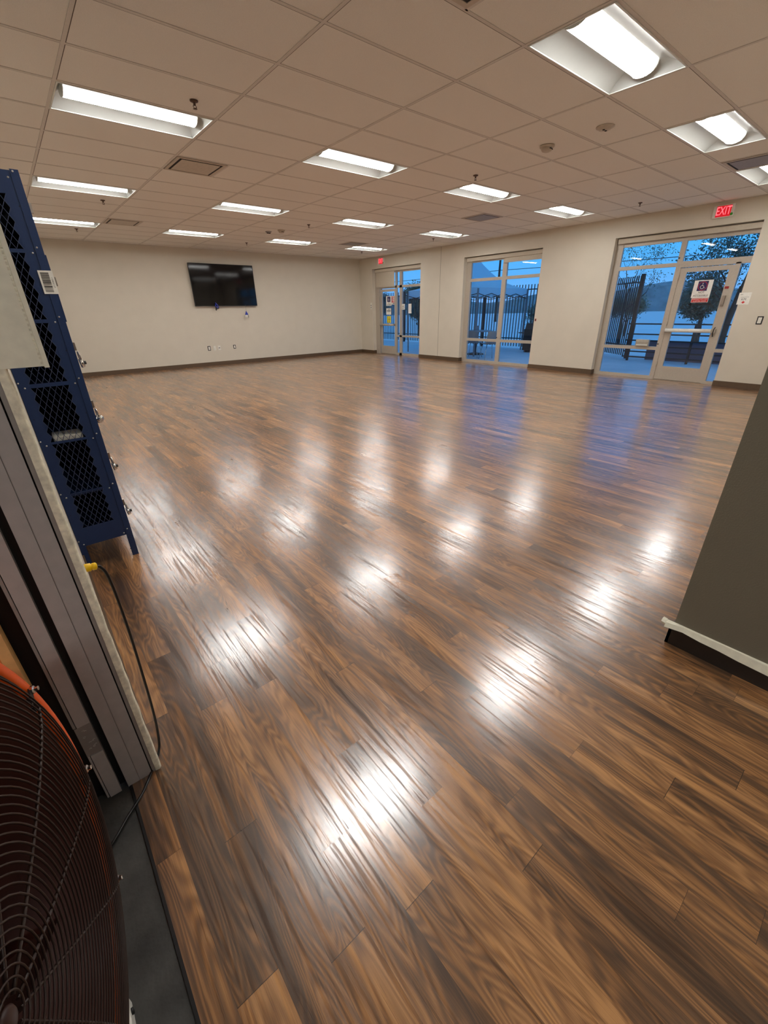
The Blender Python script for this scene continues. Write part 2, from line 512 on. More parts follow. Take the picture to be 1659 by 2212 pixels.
# the pale strip peeling off above the dark base
rows = []
for k in range(25):
    y = -3.262-k*0.07
    out = 0.004+0.006*sin(k*0.9)**2+(0.02 if k == 0 else 0.0)
    low = 0.098-0.010*min(1, k/4)-(0.012 if 3 < k else 0.004)+0.003*sin(k*1.7)
    rows.append([(1.149, y, 0.116), (1.147-out, y, 0.114), (1.136-out, y, low), (1.148, y, low+0.004)])
mb = MB().grid(rows)
mb.poly([(1.149, -3.262, 0.118), (1.128, -3.262, 0.119), (1.118, -3.262, 0.110), (1.128, -3.262, 0.102), (1.132, -3.262, 0.092), (1.147, -3.262, 0.100)], (0, 0.018, 0.003))
struct(mb.build('trim_3', 'cream_strip'))
# raw plaster corner bead on the end of the left wall
random.seed(3)
rows = []
for k in range(60):
    z = k*2.45/59
    j = 0.003*(random.random()-0.5)
    rows.append([(XL-0.008, -2.372, z), (XL+0.006+j, -2.374, z), (XL+0.012+j, -2.366, z), (XL+0.004, -2.35+j, z), (XL+0.010+j, -2.335, z), (XL+0.001, -2.30, z)])
struct(MB().grid(rows, True).build('trim_4', 'plaster'))

# ------------------------------------------------------------------ ceiling with grid
GX, GY = 1.2192, 0.6096
LIGHTS = [(i_, j_) for j_ in (-3, 2, 7, 12) for i_ in (0, 2, 4, 6)]
VENTS = [(1.0, 4), (1.0, 11), (5.5, 4), (1.0, -3), (5.5, -3), (5.5, 11)]
def ceiling():
    mb = MB()
    g = 0.012
    vent_i = {(int(vx), vj): vx for vx, vj in VENTS}
    z = H+0.004
    for ii in range(-1, 8):
        for jj in range(-10, 17):
            if (ii, jj) in LIGHTS: continue
            xa, xb = max(XL, ii*GX), min(XR, (ii+1)*GX)
            ya, yb = max(-6.0, jj*GY), min(YB, (jj+1)*GY)
            if yb <= ya or xb <= xa: continue
            if yb < -4.2 and xa < 1.0: continue
            if (ii, jj) in vent_i:
                vx = vent_i[(ii, jj)]
                mid = ii*GX+GX/2
                if vx == ii: xa = mid
                else: xb = mid
            mb.use('ceiling_tile')
            dz = 0.0
            mb.add([(xa, ya, z), (xa, yb, z), (xb, yb, z), (xb, ya, z)], [(0, 1, 2, 3)])
    ex0, ex1, ey0, ey1 = -0.35*GX, 0.65*GX, -9.3*GY, -8.3*GY
    for xa, xb, ya, yb in ((XL, ex0, -6.0, -7*GY), (ex1, 1.15, -6.0, -7*GY), (ex0, ex1, -6.0, ey0), (ex0, ex1, ey1, -7*GY), (1.15, GX, -6.0, -7*GY)):
        mb.add([(xa, ya, z), (xa, yb, z), (xb, yb, z), (xb, ya, z)], [(0, 1, 2, 3)])
    mb.use('ceiling_tile')
    mb.box(XL-0.2, XR+0.2, -6.2, YB+0.2, H+0.30, H+0.35)
    o = struct(mb.build('ceiling'))
    mb = MB()
    for ii in range(0, 8):
        mb.box(ii*GX-g, ii*GX+g, -4.25, YB, H, H+0.0035)
    for jj in range(-7, 17):
        x0 = XL
        for (vx, vj) in VENTS: pass
        mb.box(XL, XR, jj*GY-g, jj*GY+g, H+0.0005, H+0.0035)
    for vx, vj in VENTS:
        xm = int(vx)*GX+GX/2
        mb.box(xm-g, xm+g, vj*GY, (vj+1)*GY, H+0.0005, H+0.0035)
    # grid bars, then dark strips painting a shadow line along one edge
    struct(mb.build('trim_5', 'grid_bar'))
    mb = MB()
    for ii in range(0, 8):
        mb.box(ii*GX+g, ii*GX+g+0.006, -6.0, YB, H+0.002, H+0.0038)
    for jj in range(-7, 17):
        mb.box(XL, XR, jj*GY+g, jj*GY+g+0.006, H+0.002, H+0.0038)
    struct(mb.build('tile_shadow_lines', 'tile_shadow'))
    # wall angle
    mb = MB().box(XL, XR, YB-0.02, YB, H-0.003, H+0.003).box(XR-0.02, XR, -3.29, YB, H-0.003, H+0.003)
    struct(mb.build('trim_7', 'grid_bar'))
    return o
ceiling()

# ------------------------------------------------------------------ ceiling lights
def light_parts():
    hw, hh = GX/2-0.013, GY/2-0.013
    fr_ = MB()
    fr_.box(-hw, hw, -hh, -hh+0.010, -0.004, 0.002).box(-hw, hw, hh-0.010, hh, -0.004, 0.002)
    fr_.box(-hw, -hw+0.010, -hh, hh, -0.004, 0.002).box(hw-0.010, hw, -hh, hh, -0.004, 0.002)
    rf = MB()
    bw = 0.100
    prof = [(-hh+0.004, 0.0)]
    for k in range(1, 9):
        q = k/8
        prof.append((-hh+0.004+(hh-0.004-bw)*q, 0.085*math.sin(q*pi/2)**0.9))
    xi = hw-0.02
    left = prof
    right = [(-y, z) for y, z in reversed(prof)]
    for side in (left, right):
        rf.grid([[(x, y, z) for y, z in side] for x in (-xi, xi)], True)
    rf.grid([[(x, y, 0.085) for y in (-bw, bw)] for x in (-xi, xi)])
    # curved end reflectors
    for sg in (-1, 1):
        rows = []
        for k in range(9):
            q = k/8
            xx = sg*(hw-0.006-0.085*q)
            zz = 0.085*math.sin(q*pi/2)
            yy = hh-0.004-(hh-0.004-bw)*q*0.25
            rows.append([(xx, -yy, zz), (xx, 0, zz+0.001), (xx, yy, zz)])
        rf.grid(rows, True)
    hs = MB()
    hs.box(-hw, hw, -hh, hh, 0.10, 0.105)
    for a in (-hw, hw-0.002): hs.box(a, a+0.002, -hh, hh, 0, 0.10)
    for a in (-hh, hh-0.002): hs.box(-hw, hw, a, a+0.002, 0, 0.10)
    df = MB()
    xe = hw-0.075
    rows = []
    for x in (-xe, -xe/2, 0, xe/2, xe):
        rows.append([(x, bw*cos(pi*k/12), 0.083-0.072*sin(pi*k/12)**0.8) for k in range(13)])
    df.grid(rows, True)
    for x in (-xe, xe):
        pts = [(x, bw*cos(pi*k/12), 0.083-0.072*sin(pi*k/12)**0.8) for k in range(13)]
        df.add(pts, [tuple(range(13))])
    ecs = []
    for sg in (-1, 1):
        ec = MB(); ecs.append(ec)
        pts = [(sg*(xe+0.001), (bw+0.006)*cos(pi*k/12), 0.085-0.078*sin(pi*k/12)**0.8) for k in range(13)]
        ec.poly(pts, (sg*0.006, 0, 0))
    return (('frame', fr_, 'white_metal'), ('reflector', rf, 'trough_enamel'), ('housing', hs, 'white_metal'), ('diffuser', df, 'diffuser'), ('end_cap', ecs[0], 'white_metal'), ('end_cap', ecs[1], 'white_metal'))
ROWN = {-3: 'nearest row to the camera, almost overhead', 2: 'second row from the camera', 7: 'third row, past the middle of the room', 12: 'last row, close to the back wall'}
COLN = {0: 'beside the locker side of the room', 2: 'second from the locker side', 4: 'third from the locker side', 6: 'on the window side'}
proto = None
LIGHTS.append((-0.35, -9.3))  # assumed lamp out of view, added to light the jamb and cream panel
for (ii, jj) in LIGHTS:
    c = (ii*GX+GX/2, jj*GY+GY/2, H)
    lab = {(0, -3): 'white recessed ceiling light above the doorway, seen only in the floor reflection',
           (-0.35, -9.3): 'assumed ceiling light out of view behind the camera, added to light the doorway',
           (2, -3): 'largest lit recessed ceiling light, almost overhead, its whole trough in view',
           (4, -3): 'lit recessed ceiling light just beyond the largest one, its end cut by the frame',
           (6, -3): 'lit recessed ceiling light next to the grey vent, half cut off near the EXIT sign',
           (0, 2): 'long lit recessed ceiling light above the locker with a sprinkler beside its end',
           (2, 2): 'lit recessed ceiling light in the middle, just past the square air return',
           (4, 2): 'lit recessed ceiling light with a pendent sprinkler right in front of it',
           (6, 2): 'lit recessed ceiling light over the wall between the middle and near windows',
           (0, 7): 'lit recessed ceiling light just above the locker top, second along its side',
           (2, 7): 'lit recessed ceiling light above and in front of the television',
           (4, 7): 'lit recessed ceiling light above the bare stretch of back wall, third row',
           (6, 7): 'lit recessed ceiling light over the wall joint between far door and middle window',
           (0, 12): 'lit recessed ceiling light partly hidden behind the locker, beside the far air return',
           (2, 12): 'lit recessed ceiling light closest to the back wall directly over the television',
           (4, 12): 'lit recessed ceiling light closest to the back wall, right of the television',
           (6, 12): 'smallest lit recessed ceiling light, in the far corner near the far EXIT sign'}[(ii, jj)]
    if proto is None:
        proto = thing('ceiling_light', c, lab, 'ceiling light', 'recessed ceiling lights')
        lp = []
        for n_, mb_, m_ in light_parts():
            o = mb_.build(n_, m_)
            o.parent = proto
            lp.append(o)
    else:
        r = proto.copy(); COL.objects.link(r); r.location = c; r['label'] = lab
        for ch in lp:
            q = ch.copy(); COL.objects.link(q); q.parent = r

hl = proto.copy(); COL.objects.link(hl); hl.location = (-2.0, -4.5, 2.70); hl['label'] = 'assumed unseen ceiling light added in the hall to light the fan and doorway'
for ch in lp:
    q = ch.copy(); COL.objects.link(q); q.parent = hl  # hall lamp is assumed and unseen, added to light fan and jamb

# vents
VL = {(1.0, 4): 'square ceiling air return with dark slots just past the long light by the locker',
      (1.0, 11): 'square white ceiling air return beyond the locker top, farthest on that side',
      (5.5, 4): 'square ceiling diffuser with a black gap in front of the middle window',
      (1.0, -3): 'square ceiling return cut off by the top edge of the picture',
      (5.5, -3): 'grey square ceiling vent between two lights at the right edge',
      (5.5, 11): 'small far ceiling vent right above the smallest light'}
for vx, vj in VENTS:
    cx, cy = vx*GX+GX/4, vj*GY+GY/2
    t_ = thing('ceiling_vent', (cx, cy, H), VL[(vx, vj)], 'vent', 'ceiling vents')
    s_ = 0.285
    grey = vx > 5
    mb = MB()
    for a in (-1, 1):
        mb.box(cx-s_, cx+s_, cy+a*s_, cy+a*(s_-0.035), H-0.006, H+0.002)
        mb.box(cx+a*s_, cx+a*(s_-0.035), cy-s_+0.035, cy+s_-0.035, H-0.006, H+0.002)
    mb.build('frame', 'vent_white', t_)
    mb = MB()
    for a in (-1, 1):
        mb.box(cx-s_+0.035, cx+s_-0.035, cy+a*(s_-0.035), cy+a*(s_-0.075), H-0.002, H)
        mb.box(cx+a*(s_-0.035), cx+a*(s_-0.075), cy-s_+0.07, cy+s_-0.07, H-0.002, H)
    mb.build('slot', 'vent_dark', t_)
    MB().box(cx-s_, cx+s_, cy-s_, cy+s_, H+0.07, H+0.08).build('backing', 'vent_dark', t_)
    MB().box(cx-s_+0.062, cx+s_-0.062, cy-s_+0.062, cy+s_-0.062, H-0.008, H-0.004).build('plate', 'vent_grey' if grey else 'vent_white', t_, bevel=0.003)
    if not grey:
        mb = MB()
        for a in (-1, 1): mb.box(cx+a*0.02, cx+a*0.022, cy-s_+0.04, cy+s_-0.04, H-0.002, H+0.07)
        mb.build('hanger', 'vent_grey', t_)

# sprinklers
SPR = [(0.77, 1.56, 'brass pendent sprinkler beside the right end of the long light by the locker'), (3.78, 1.57, 'dark pendent sprinkler in front of the light in the middle right of the room'),
       (6.79, 0.54, 'dark pendent sprinkler near the window wall, left of the near EXIT sign'), (0.76, 8.6, 'small sprinkler just past the light above the locker top'),
       (0.75, 13.56, 'tiny sprinkler beyond the light half hidden by the locker'), (3.77, 8.63, 'tiny dark sprinkler beside a gaping ceiling tile'),
       (3.75, 13.6, 'tiny sprinkler near the back wall between two far lights'), (6.74, 13.52, 'tiny sprinkler past the smallest far corner light'), (6.70, 8.5, 'tiny sprinkler below the light above the wall joint')]
sp0 = None
for gi, gj, lab in SPR:
    c = (gi*GX, gj*GY, H)
    if sp0 is None:
        sp0 = thing('sprinkler', c, lab, 'sprinkler', 'fire sprinklers')
        a = MB().lathe([(0.0, 0.002), (0.034, 0.002), (0.032, -0.005), (0.02, -0.010), (0.0, -0.010)]).build('escutcheon', 'sprinkler_brass'); a.parent = sp0
        mb = MB().lathe([(0.010, -0.008), (0.010, -0.03), (0.0, -0.03)], n=10)
        mb.tube([(-0.010, 0, -0.03), (-0.014, 0, -0.036), (-0.003, 0, -0.050)], 0.003, 6).tube([(0.010, 0, -0.03), (0.014, 0, -0.036), (0.003, 0, -0.050)], 0.003, 6)
        b_ = mb.build('head', 'sprinkler_brass'); b_.parent = sp0
        d_ = MB().lathe([(0.0, -0.049), (0.016, -0.049), (0.018, -0.052), (0.0, -0.053)], n=14).build('deflector', 'sprinkler_brass'); d_.parent = sp0
        spp = (a, b_, d_)
    else:
        r = sp0.copy(); COL.objects.link(r); r.location = c; r['label'] = lab
        for ch in spp:
            q = ch.copy(); COL.objects.link(q); q.parent = r
# detectors
for gi, gj, lab in ((3.57, -0.4, 'round white domed smoke detector on the ceiling right of centre'), (3.64, 10.09, 'small white smoke detector far back near the last lights')):
    x, y = gi*GX, gj*GY
    t_ = thing('smoke_detector', (x, y, H), lab, 'smoke detector')
    MB().lathe([(0.0, 0.002), (0.078, 0.002), (0.078, -0.012), (0.070, -0.018), (0.0, -0.018)], Matrix.Translation((x, y, H)), 28).build('base', 'vent_white', t_)
    MB().lathe([(0.058, -0.018), (0.060, -0.030), (0.050, -0.046), (0.03, -0.054), (0.0, -0.055)], Matrix.Translation((x, y, H)), 28).build('dome', 'vent_white', t_)
    MB().box(x-0.03, x+0.01, y-0.062, y-0.052, H-0.036, H-0.030).box(x+0.015, x+0.025, y-0.060, y-0.05, H-0.040, H-0.034).build('slot', 'vent_dark', t_)
x, y = 3.55*GX, -1.46*GY
t_ = thing('ceiling_sensor', (x, y, H), 'flat round white ceiling sensor with two dark eyes', 'sensor')
MB().lathe([(0.0, 0.002), (0.085, 0.002), (0.083, -0.006), (0.06, -0.012), (0.055, -0.022), (0.0, -0.024)], Matrix.Translation((x, y, H)), 28).build('body', 'vent_white', t_)
for a in (-0.022, 0.022):
    MB().lathe([(0.0, -0.0245), (0.012, -0.0245), (0.012, -0.028), (0.0, -0.0285)], Matrix.Translation((x+a, y, H)), 14).build('eye', 'vent_dark', t_)
x, y = 3.52*GX, 10.61*GY
t_ = thing('ceiling_sensor', (x, y, H), 'small dark ceiling sensor cluster far back near the white detector', 'sensor')
MB().lathe([(0.0, 0.002), (0.07, 0.002), (0.05, -0.02), (0.0, -0.022)], Matrix.Translation((x, y, H)), 20).build('body', 'vent_grey', t_)
for a in (-0.03, 0.0, 0.03):
    MB().lathe([(0.012, -0.018), (0.014, -0.035), (0.0, -0.037)], Matrix.Translation((x+a, y, H)), 10).build('eye', 'vent_dark', t_)

# ------------------------------------------------------------------ storefront openings
def rect_frame(mb, y0, y1, z0, z1, x0=XF, x1=XF+0.06):
    return mb.box(x0, x1, y0, y1, z0, z1)
def pane(parent, y0, y1, z0, z1):
    return MB().box(XF+0.028, XF+0.034, y0, y1, z0, z1).build('pane', 'glass', parent)
BOT = 0.0
# window_1 : far opening (door_1 on the left of it)
w1 = thing('window_1', (XF, 8.1, 0), 'far glazed opening beside the first glass door', None); struct(w1)
mb = MB()
rect_frame(mb, 9.06, 9.29, 0, OT); rect_frame(mb, 6.92, 6.955, 0, OT)
rect_frame(mb, 6.92, 9.29, 2.535, OT, XF+0.012)
rect_frame(mb, 6.955, 9.06, 2.085, 2.155); rect_frame(mb, 6.955, 8.165, 0.585, 0.645); rect_frame(mb, 6.955, 8.165, 0.0, 0.075)
rect_frame(mb, 8.165, 8.235, 0, 2.60); rect_frame(mb, 7.905, 8.02, 0, 2.60, XF, XF+0.06)
mb.build('frame', 'frame_metal', w1)
for q in ((6.955, 7.905, 2.155, 2.535), (6.955, 7.905, 0.645, 2.085), (6.955, 7.905, 0.075, 0.585), (8.02, 8.165, 0.645, 2.085), (8.02, 8.165, 0.075, 0.585), (8.02, 8.165, 2.155, 2.535), (8.235, 9.06, 2.155, 2.535)):
    pane(w1, *q)
# window_2 : middle opening
w2 = thing('window_2', (XF, 4.0, 0), 'middle six-pane glazed opening', None); struct(w2)
mb = MB()
rect_frame(mb, 5.05, 5.215, 0, OT); rect_frame(mb, 2.832, 2.87, 0, OT); rect_frame(mb, 2.832, 5.215, 2.55, OT, XF+0.012)
rect_frame(mb, 3.885, 4.01, 0, 2.56)
for a, b_ in ((4.01, 5.05), (2.87, 3.885)):
    rect_frame(mb, a, b_, 2.096, 2.168); rect_frame(mb, a, b_, 0.581, 0.652); rect_frame(mb, a, b_, 0, 0.072)
mb.build('frame', 'frame_metal', w2)
for a, b_ in ((4.01, 5.05), (2.87, 3.885)):
    for c_, d_ in ((2.168, 2.55), (0.652, 2.096), (0.072, 0.581)): pane(w2, a, b_, c_, d_)
MB().lathe([(0, 0), (0.012, 0), (0.012, 0.012), (0, 0.014)], axis_mat((XF, 4.0, 0.70), (-1, 0, 0)), 10).build('latch', 'black', w2)
# window_3 : near opening (door_2 in it)
w3 = thing('window_3', (XF, 0, 0), 'near glazed opening around the second glass door', None); struct(w3)
mb = MB()
rect_frame(mb, 1.04, 1.172, 0, OT); rect_frame(mb, -1.24, -1.222, 0, OT); rect_frame(mb, -1.24, 1.172, 2.515, OT, XF+0.012)
rect_frame(mb, -0.128, -0.04, 0, 2.56); rect_frame(mb, -1.073, -0.998, 0, 2.10)
rect_frame(mb, -0.04, 1.04, 2.097, 2.163); rect_frame(mb, -0.04, 1.04, 0.58, 0.645); rect_frame(mb, -0.04, 1.04, 0, 0.066)
rect_frame(mb, -1.222, -0.128, 2.075, 2.178)
rect_frame(mb, -1.222, -1.073, 0.592, 0.651); rect_frame(mb, -1.222, -1.073, 0, 0.06)
mb.build('frame', 'frame_metal', w3)
for q in ((-0.04, 1.04, 2.163, 2.52), (-0.04, 1.04, 0.645, 2.097), (-0.04, 1.04, 0.066, 0.58), (-1.222, -0.128, 2.178, 2.555), (-1.222, -1.073, 0.651, 2.075), (-1.222, -1.073, 0.06, 0.592)):
    pane(w3, *q)
MB().lathe([(0, 0), (0.012, 0), (0.012, 0.012), (0, 0.014)], axis_mat((XF, -0.06, 0.70), (-1, 0, 0)), 10).build('latch', 'black', w3)
MB().lathe([(0, 0), (0.012, 0), (0.012, 0.012), (0, 0.014)], axis_mat((XF, -0.06, 2.24), (-1, 0, 0)), 10).build('latch', 'black', w3)

def glass_door(name, y0, y1, g0, g1, label):
    d = thing(name, (XF, (y0+y1)/2, 0), label, None); struct(d)
    x0, x1 = XF+0.008, XF+0.052
    mb = MB()
    mb.box(x0, x1, g1, y1, 0.015, 2.065).box(x0, x1, y0, g0, 0.015, 2.065).box(x0, x1, g0, g1, 0.015, 0.276).box(x0, x1, g0, g1, 1.99, 2.065)
    mb.build('door_leaf', 'frame_metal', d)
    MB().box(XF+0.028, XF+0.034, g0, g1, 0.276, 1.99).build('pane', 'glass', d)
    MB().box(XF-0.004, XF+0.06, y0-0.01, y1+0.01, 0.0, 0.012).build('threshold', 'brushed', d)
    return d
d2 = glass_door('door_2', -0.998, -0.128, -0.918, -0.245, 'glass exit door in the near opening')
pb = MB()
pb.tube([(XF-0.055, -0.15, 0.968), (XF-0.055, -0.94, 0.968)], 0.036, 14)
pb.build('push_bar', 'white_plastic', d2)
MB().box(XF-0.06, XF+0.01, -0.16, -0.13, 0.935, 1.005).build('bar_bracket', 'frame_metal', d2)
MB().box(XF-0.05, XF+0.01, -0.995, -0.935, 0.93, 1.0).build('bar_bracket', 'frame_metal', d2)
MB().tube([(XF-0.01, -0.975, 1.03), (XF-0.05, -0.972, 1.0), (XF-0.055, -0.97, 0.93), (XF-0.01, -0.972, 0.87)], 0.008, 8).build('pull_handle', 'black', d2)
MB().box(XF-0.035, XF+0.01, -0.992, -0.945, 1.42, 1.573).box(XF-0.03, XF+0.01, -0.992, -0.95, 1.39, 1.42).build('exit_alarm', 'brushed', d2, bevel=0.006)
MB().box(XF-0.002, XF+0.01, -0.998, -0.935, 1.681, 1.72).build('red_label', 'dark_red', d2)
for z in (0.25, 1.05, 1.85):
    MB().tube([(XF-0.004, -0.128, z), (XF-0.004, -0.128, z+0.10)], 0.009, 8).build('hinge', 'frame_metal', d2)
d1 = glass_door('door_1', 8.235, 9.03, 8.285, 8.935, 'glass exit door in the far opening')
MB().tube([(XF-0.055, 8.26, 0.965), (XF-0.055, 9.0, 0.965)], 0.034, 14).build('push_bar', 'frame_metal', d1)
for a in (8.255, 8.985):
    MB().box(XF-0.06, XF+0.01, a-0.015, a+0.02, 0.935, 1.0).build('bar_bracket', 'frame_grey', d1)
for z in (0.25, 1.05, 1.85):
    MB().tube([(XF-0.004, 9.03, z), (XF-0.004, 9.03, z+0.10)], 0.009, 8).build('hinge', 'frame_metal', d1)

# roller shades (headbox + cloth)
def shade(y0, y1, label, drops):
    t_ = thing('roller_shade', (XF, (y0+y1)/2, 2.6), label, 'roller shade')
    MB().box(XF-0.055, XF-0.004, y0+0.004, y1-0.02, 2.582, 2.668).build('headbox', 'shade_fabric', t_, bevel=0.004)
    for a, b_, z in drops:
        MB().box(XF-0.030, XF-0.026, a, b_, z+0.02, 2.582).build('cloth', 'shade_fabric', t_)
        MB().box(XF-0.034, XF-0.022, a, b_, z, z+0.02).build('bottom_bar', 'frame_metal', t_)
shade(6.92, 9.26, 'cream roller shade half lowered over the far glass door', [(8.245, 9.20, 2.12)])
shade(2.832, 5.2, 'cream roller shade over the middle window, one half let down slightly', [(2.87, 3.96, 2.47)])
shade(-1.24, 1.16, 'cream roller shade rolled up above the near glass door', [])

# ------------------------------------------------------------------ wall things
def exit_sign(yc, zc, label):
    t_ = thing('exit_sign', (XR, yc, zc), label, 'exit sign', 'lit exit signs')
    MB().box(XR-0.045, XR-0.001, yc-0.155, yc+0.155, zc-0.093, zc+0.093).build('housing', 'white_plastic', t_, bevel=0.006)
    MB().box(XR-0.048, XR-0.045, yc-0.112, yc+0.105, zc-0.080, zc+0.080).build('lit_panel', 'exit_panel', t_)
    text_mesh('lettering', 'EXIT', 0.175, face_x(XR-0.0495, yc-0.004, zc), 'exit_red', t_, 0.0012, sx=0.62)
    MB().lathe([(0, 0), (0.022, 0), (0.018, 0.008), (0, 0.01)], axis_mat((XR-0.045, yc-0.128, zc-0.055), (-1, 0, 0)), 14).build('indicator_lamp', 'led_green', t_)
exit_sign(-0.628, 2.885, 'red glowing EXIT sign on the wall above the near glass door')
exit_sign(8.765, 2.885, 'small red glowing EXIT sign above the far glass door')
def plate(name, wall, u, z, w_, h_, label, cat, m, inner, im, group=None):
    if wall == 'r':
        t_ = thing(name, (XR, u, z), label, cat, group)
        MB().box(XR-0.008, XR, u-w_/2, u+w_/2, z-h_/2, z+h_/2).build('cover_plate', m, t_, bevel=0.002)
        for (a, b_, c_, d_) in inner:
            MB().box(XR-0.014, XR-0.007, u+a, u+b_, z+c_, z+d_).build('face', im, t_)
    else:
        t_ = thing(name, (u, YB, z), label, cat, group)
        MB().box(u-w_/2, u+w_/2, YB-0.008, YB, z-h_/2, z+h_/2).build('cover_plate', m, t_, bevel=0.002)
        for (a, b_, c_, d_) in inner:
            MB().box(u+a, u+b_, YB-0.013, YB-0.007, z+c_, z+d_).build('face', im, t_)
    return t_
plate('light_switch', 'r', -1.627, 1.16, 0.085, 0.13, 'white rocker switch in a dark frame near the column', 'switch', 'ink', [(-0.026, 0.026, -0.048, 0.048)], 'white_plastic')
plate('card_reader', 'r', 9.38, 1.566, 0.085, 0.20, 'white plate with two dark dots on the wall left of the far door', 'card reader', 'white_plastic', [(-0.014, 0.014, 0.0, 0.028), (-0.014, 0.014, -0.062, -0.034)], 'ink')
plate('fire_pull', 'r', 2.789, 1.147, 0.035, 0.055, 'tiny red device on the wall right of the middle window', 'call point', 'dark_red', [(-0.01, 0.01, -0.01, 0.01)], 'ink')
g_ = 'outlets under the television'
plate('wall_outlet', 'b', 3.721, 0.489, 0.085, 0.125, 'outlet in a dark frame, first from the locker under the television', 'outlet', 'ink', [(-0.024, 0.024, -0.045, 0.045)], 'white_plastic', g_)
plate('wall_outlet', 'b', 3.885, 0.486, 0.075, 0.12, 'plain white outlet plate between the dark framed one and the slotted one', 'outlet', 'white_plastic', [(-0.004, 0.004, -0.03, -0.02)], 'grey_ink', g_)
plate('wall_outlet', 'b', 4.023, 0.486, 0.085, 0.125, 'white plate with a dark slot under the television', 'outlet', 'white_plastic', [(-0.022, 0.022, -0.012, 0.004)], 'ink', g_)
plate('wall_outlet', 'b', 4.498, 0.487, 0.075, 0.11, 'lone outlet in a dark frame under the television right end', 'outlet', 'ink', [(-0.020, 0.020, -0.038, 0.038)], 'white_plastic', g_)

# notice on the wall by the near door
t_ = thing('wall_notice', (XR, -1.302, 1.51), 'white paper notice with a red down arrow on the wall beside the near door', 'notice')
MB().box(XR-0.002, XR, -1.392, -1.215, 1.415, 1.606).build('sheet', 'paper', t_)
MB().box(XR-0.0028, XR-0.002, -1.275, -1.235, 1.574, 1.580).box(XR-0.0028, XR-0.002, -1.37, -1.25, 1.530, 1.534).build('small_print', 'grey_ink', t_)
text_mesh('lettering', 'KM', 0.05, face_x(XR-0.003, -1.303, 1.497), 'ink', t_)
MB().poly([(XR-0.003, -1.275, 1.455), (XR-0.003, -1.34, 1.455), (XR-0.003, -1.307, 1.43)], (-0.0006, 0, 0)).box(XR-0.0036, XR-0.003, -1.321, -1.293, 1.453, 1.468).build('arrow', 'red_sign', t_)

# ISA style sign on door 2
XG = XF+0.026
def wheel_icon(parent, yc, zc, s, ring=True):
    MB().box(XG-0.0016, XG-0.001, yc-s/2, yc+s/2, zc-s/2, zc+s/2).build('symbol_field', 'navy_sign', parent)
    x = XG-0.0022
    mb = MB()
    P = lambda a, b_: (x, yc-a*s, zc+b_*s)
    mb.tube([P(0.17*cos(t)-0.04, 0.17*sin(t)-0.11) for t in [rad(100+k*17) for k in range(15)]], s*0.022, 5)
    mb.tube([P(-0.03, 0.18), P(-0.02, 0.02), P(0.10, 0.0), P(0.17, -0.20), P(0.23, -0.19)], s*0.026, 5)
    mb.lathe([(0, 0), (s*0.05, 0), (s*0.05, 0.0006), (0, 0.0006)], axis_mat(P(-0.03, 0.27), (-1, 0, 0)), 14)
    mb.build('wheelchair_symbol', 'paper', parent)
    if ring:
        MB().tube([P(0.43*cos(2*pi*k/36), 0.43*sin(2*pi*k/36)) for k in range(36)], s*0.022, 5, closed=True).build('prohibition_ring', 'red_sign', parent)
t_ = thing('door_sign', (XG, -0.574, 1.69), 'white NOT ACCESSIBLE sign with wheelchair symbol on the near door glass', 'sign')
MB().box(XG-0.001, XG+0.001, -0.726, -0.422, 1.543, 1.841).build('board', 'paper', t_)
wheel_icon(t_, -0.571, 1.743, 0.165)
text_mesh('lettering', 'NOT', 0.046, face_x(XG-0.0016, -0.574, 1.633), 'ink', t_)
text_mesh('lettering', 'ACCESSIBLE', 0.046, face_x(XG-0.0016, -0.574, 1.578), 'ink', t_)
t_ = thing('door_sign', (XG, -0.58, 1.5), 'red and white EMERGENCY EXIT ONLY strip under the NOT ACCESSIBLE sign', 'sign')
MB().box(XG-0.001, XG+0.001, -0.723, -0.443, 1.463, 1.540).build('board', 'paper', t_)
MB().box(XG-0.0016, XG-0.001, -0.717, -0.449, 1.468, 1.535).build('red_field', 'red_sign', t_)
text_mesh('lettering', 'EMERGENCY EXIT ONLY', 0.028, face_x(XG-0.0020, -0.583, 1.518), 'paper', t_, sx=0.82)
text_mesh('lettering', 'ALARM WILL SOUND', 0.028, face_x(XG-0.0020, -0.583, 1.486), 'paper', t_, sx=0.82)
t_ = thing('arrow_decal', (XG, -0.58, 1.43), 'dark arrow decal on the near door glass below the red strip', 'decal')
MB().box(XG-0.001, XG, -0.78, -0.44, 1.424, 1.442).poly([(XG, -0.40, 1.433), (XG, -0.46, 1.465), (XG, -0.46, 1.40)], (-0.001, 0, 0)).build('arrow_mark', 'ink', t_)
t_ = thing('key_box', (XF, 0.24, 0.71), 'small flat metal box on the low rail of the near window', 'metal box')
MB().box(XF-0.045, XF+0.02, 0.11, 0.37, 0.645, 0.78).build('body', 'silver', t_, bevel=0.006)
MB().box(XF-0.050, XF-0.044, 0.13, 0.35, 0.665, 0.685).box(XF-0.049, XF-0.044, 0.12, 0.36, 0.745, 0.75).build('front_ridge', 'white_metal', t_)

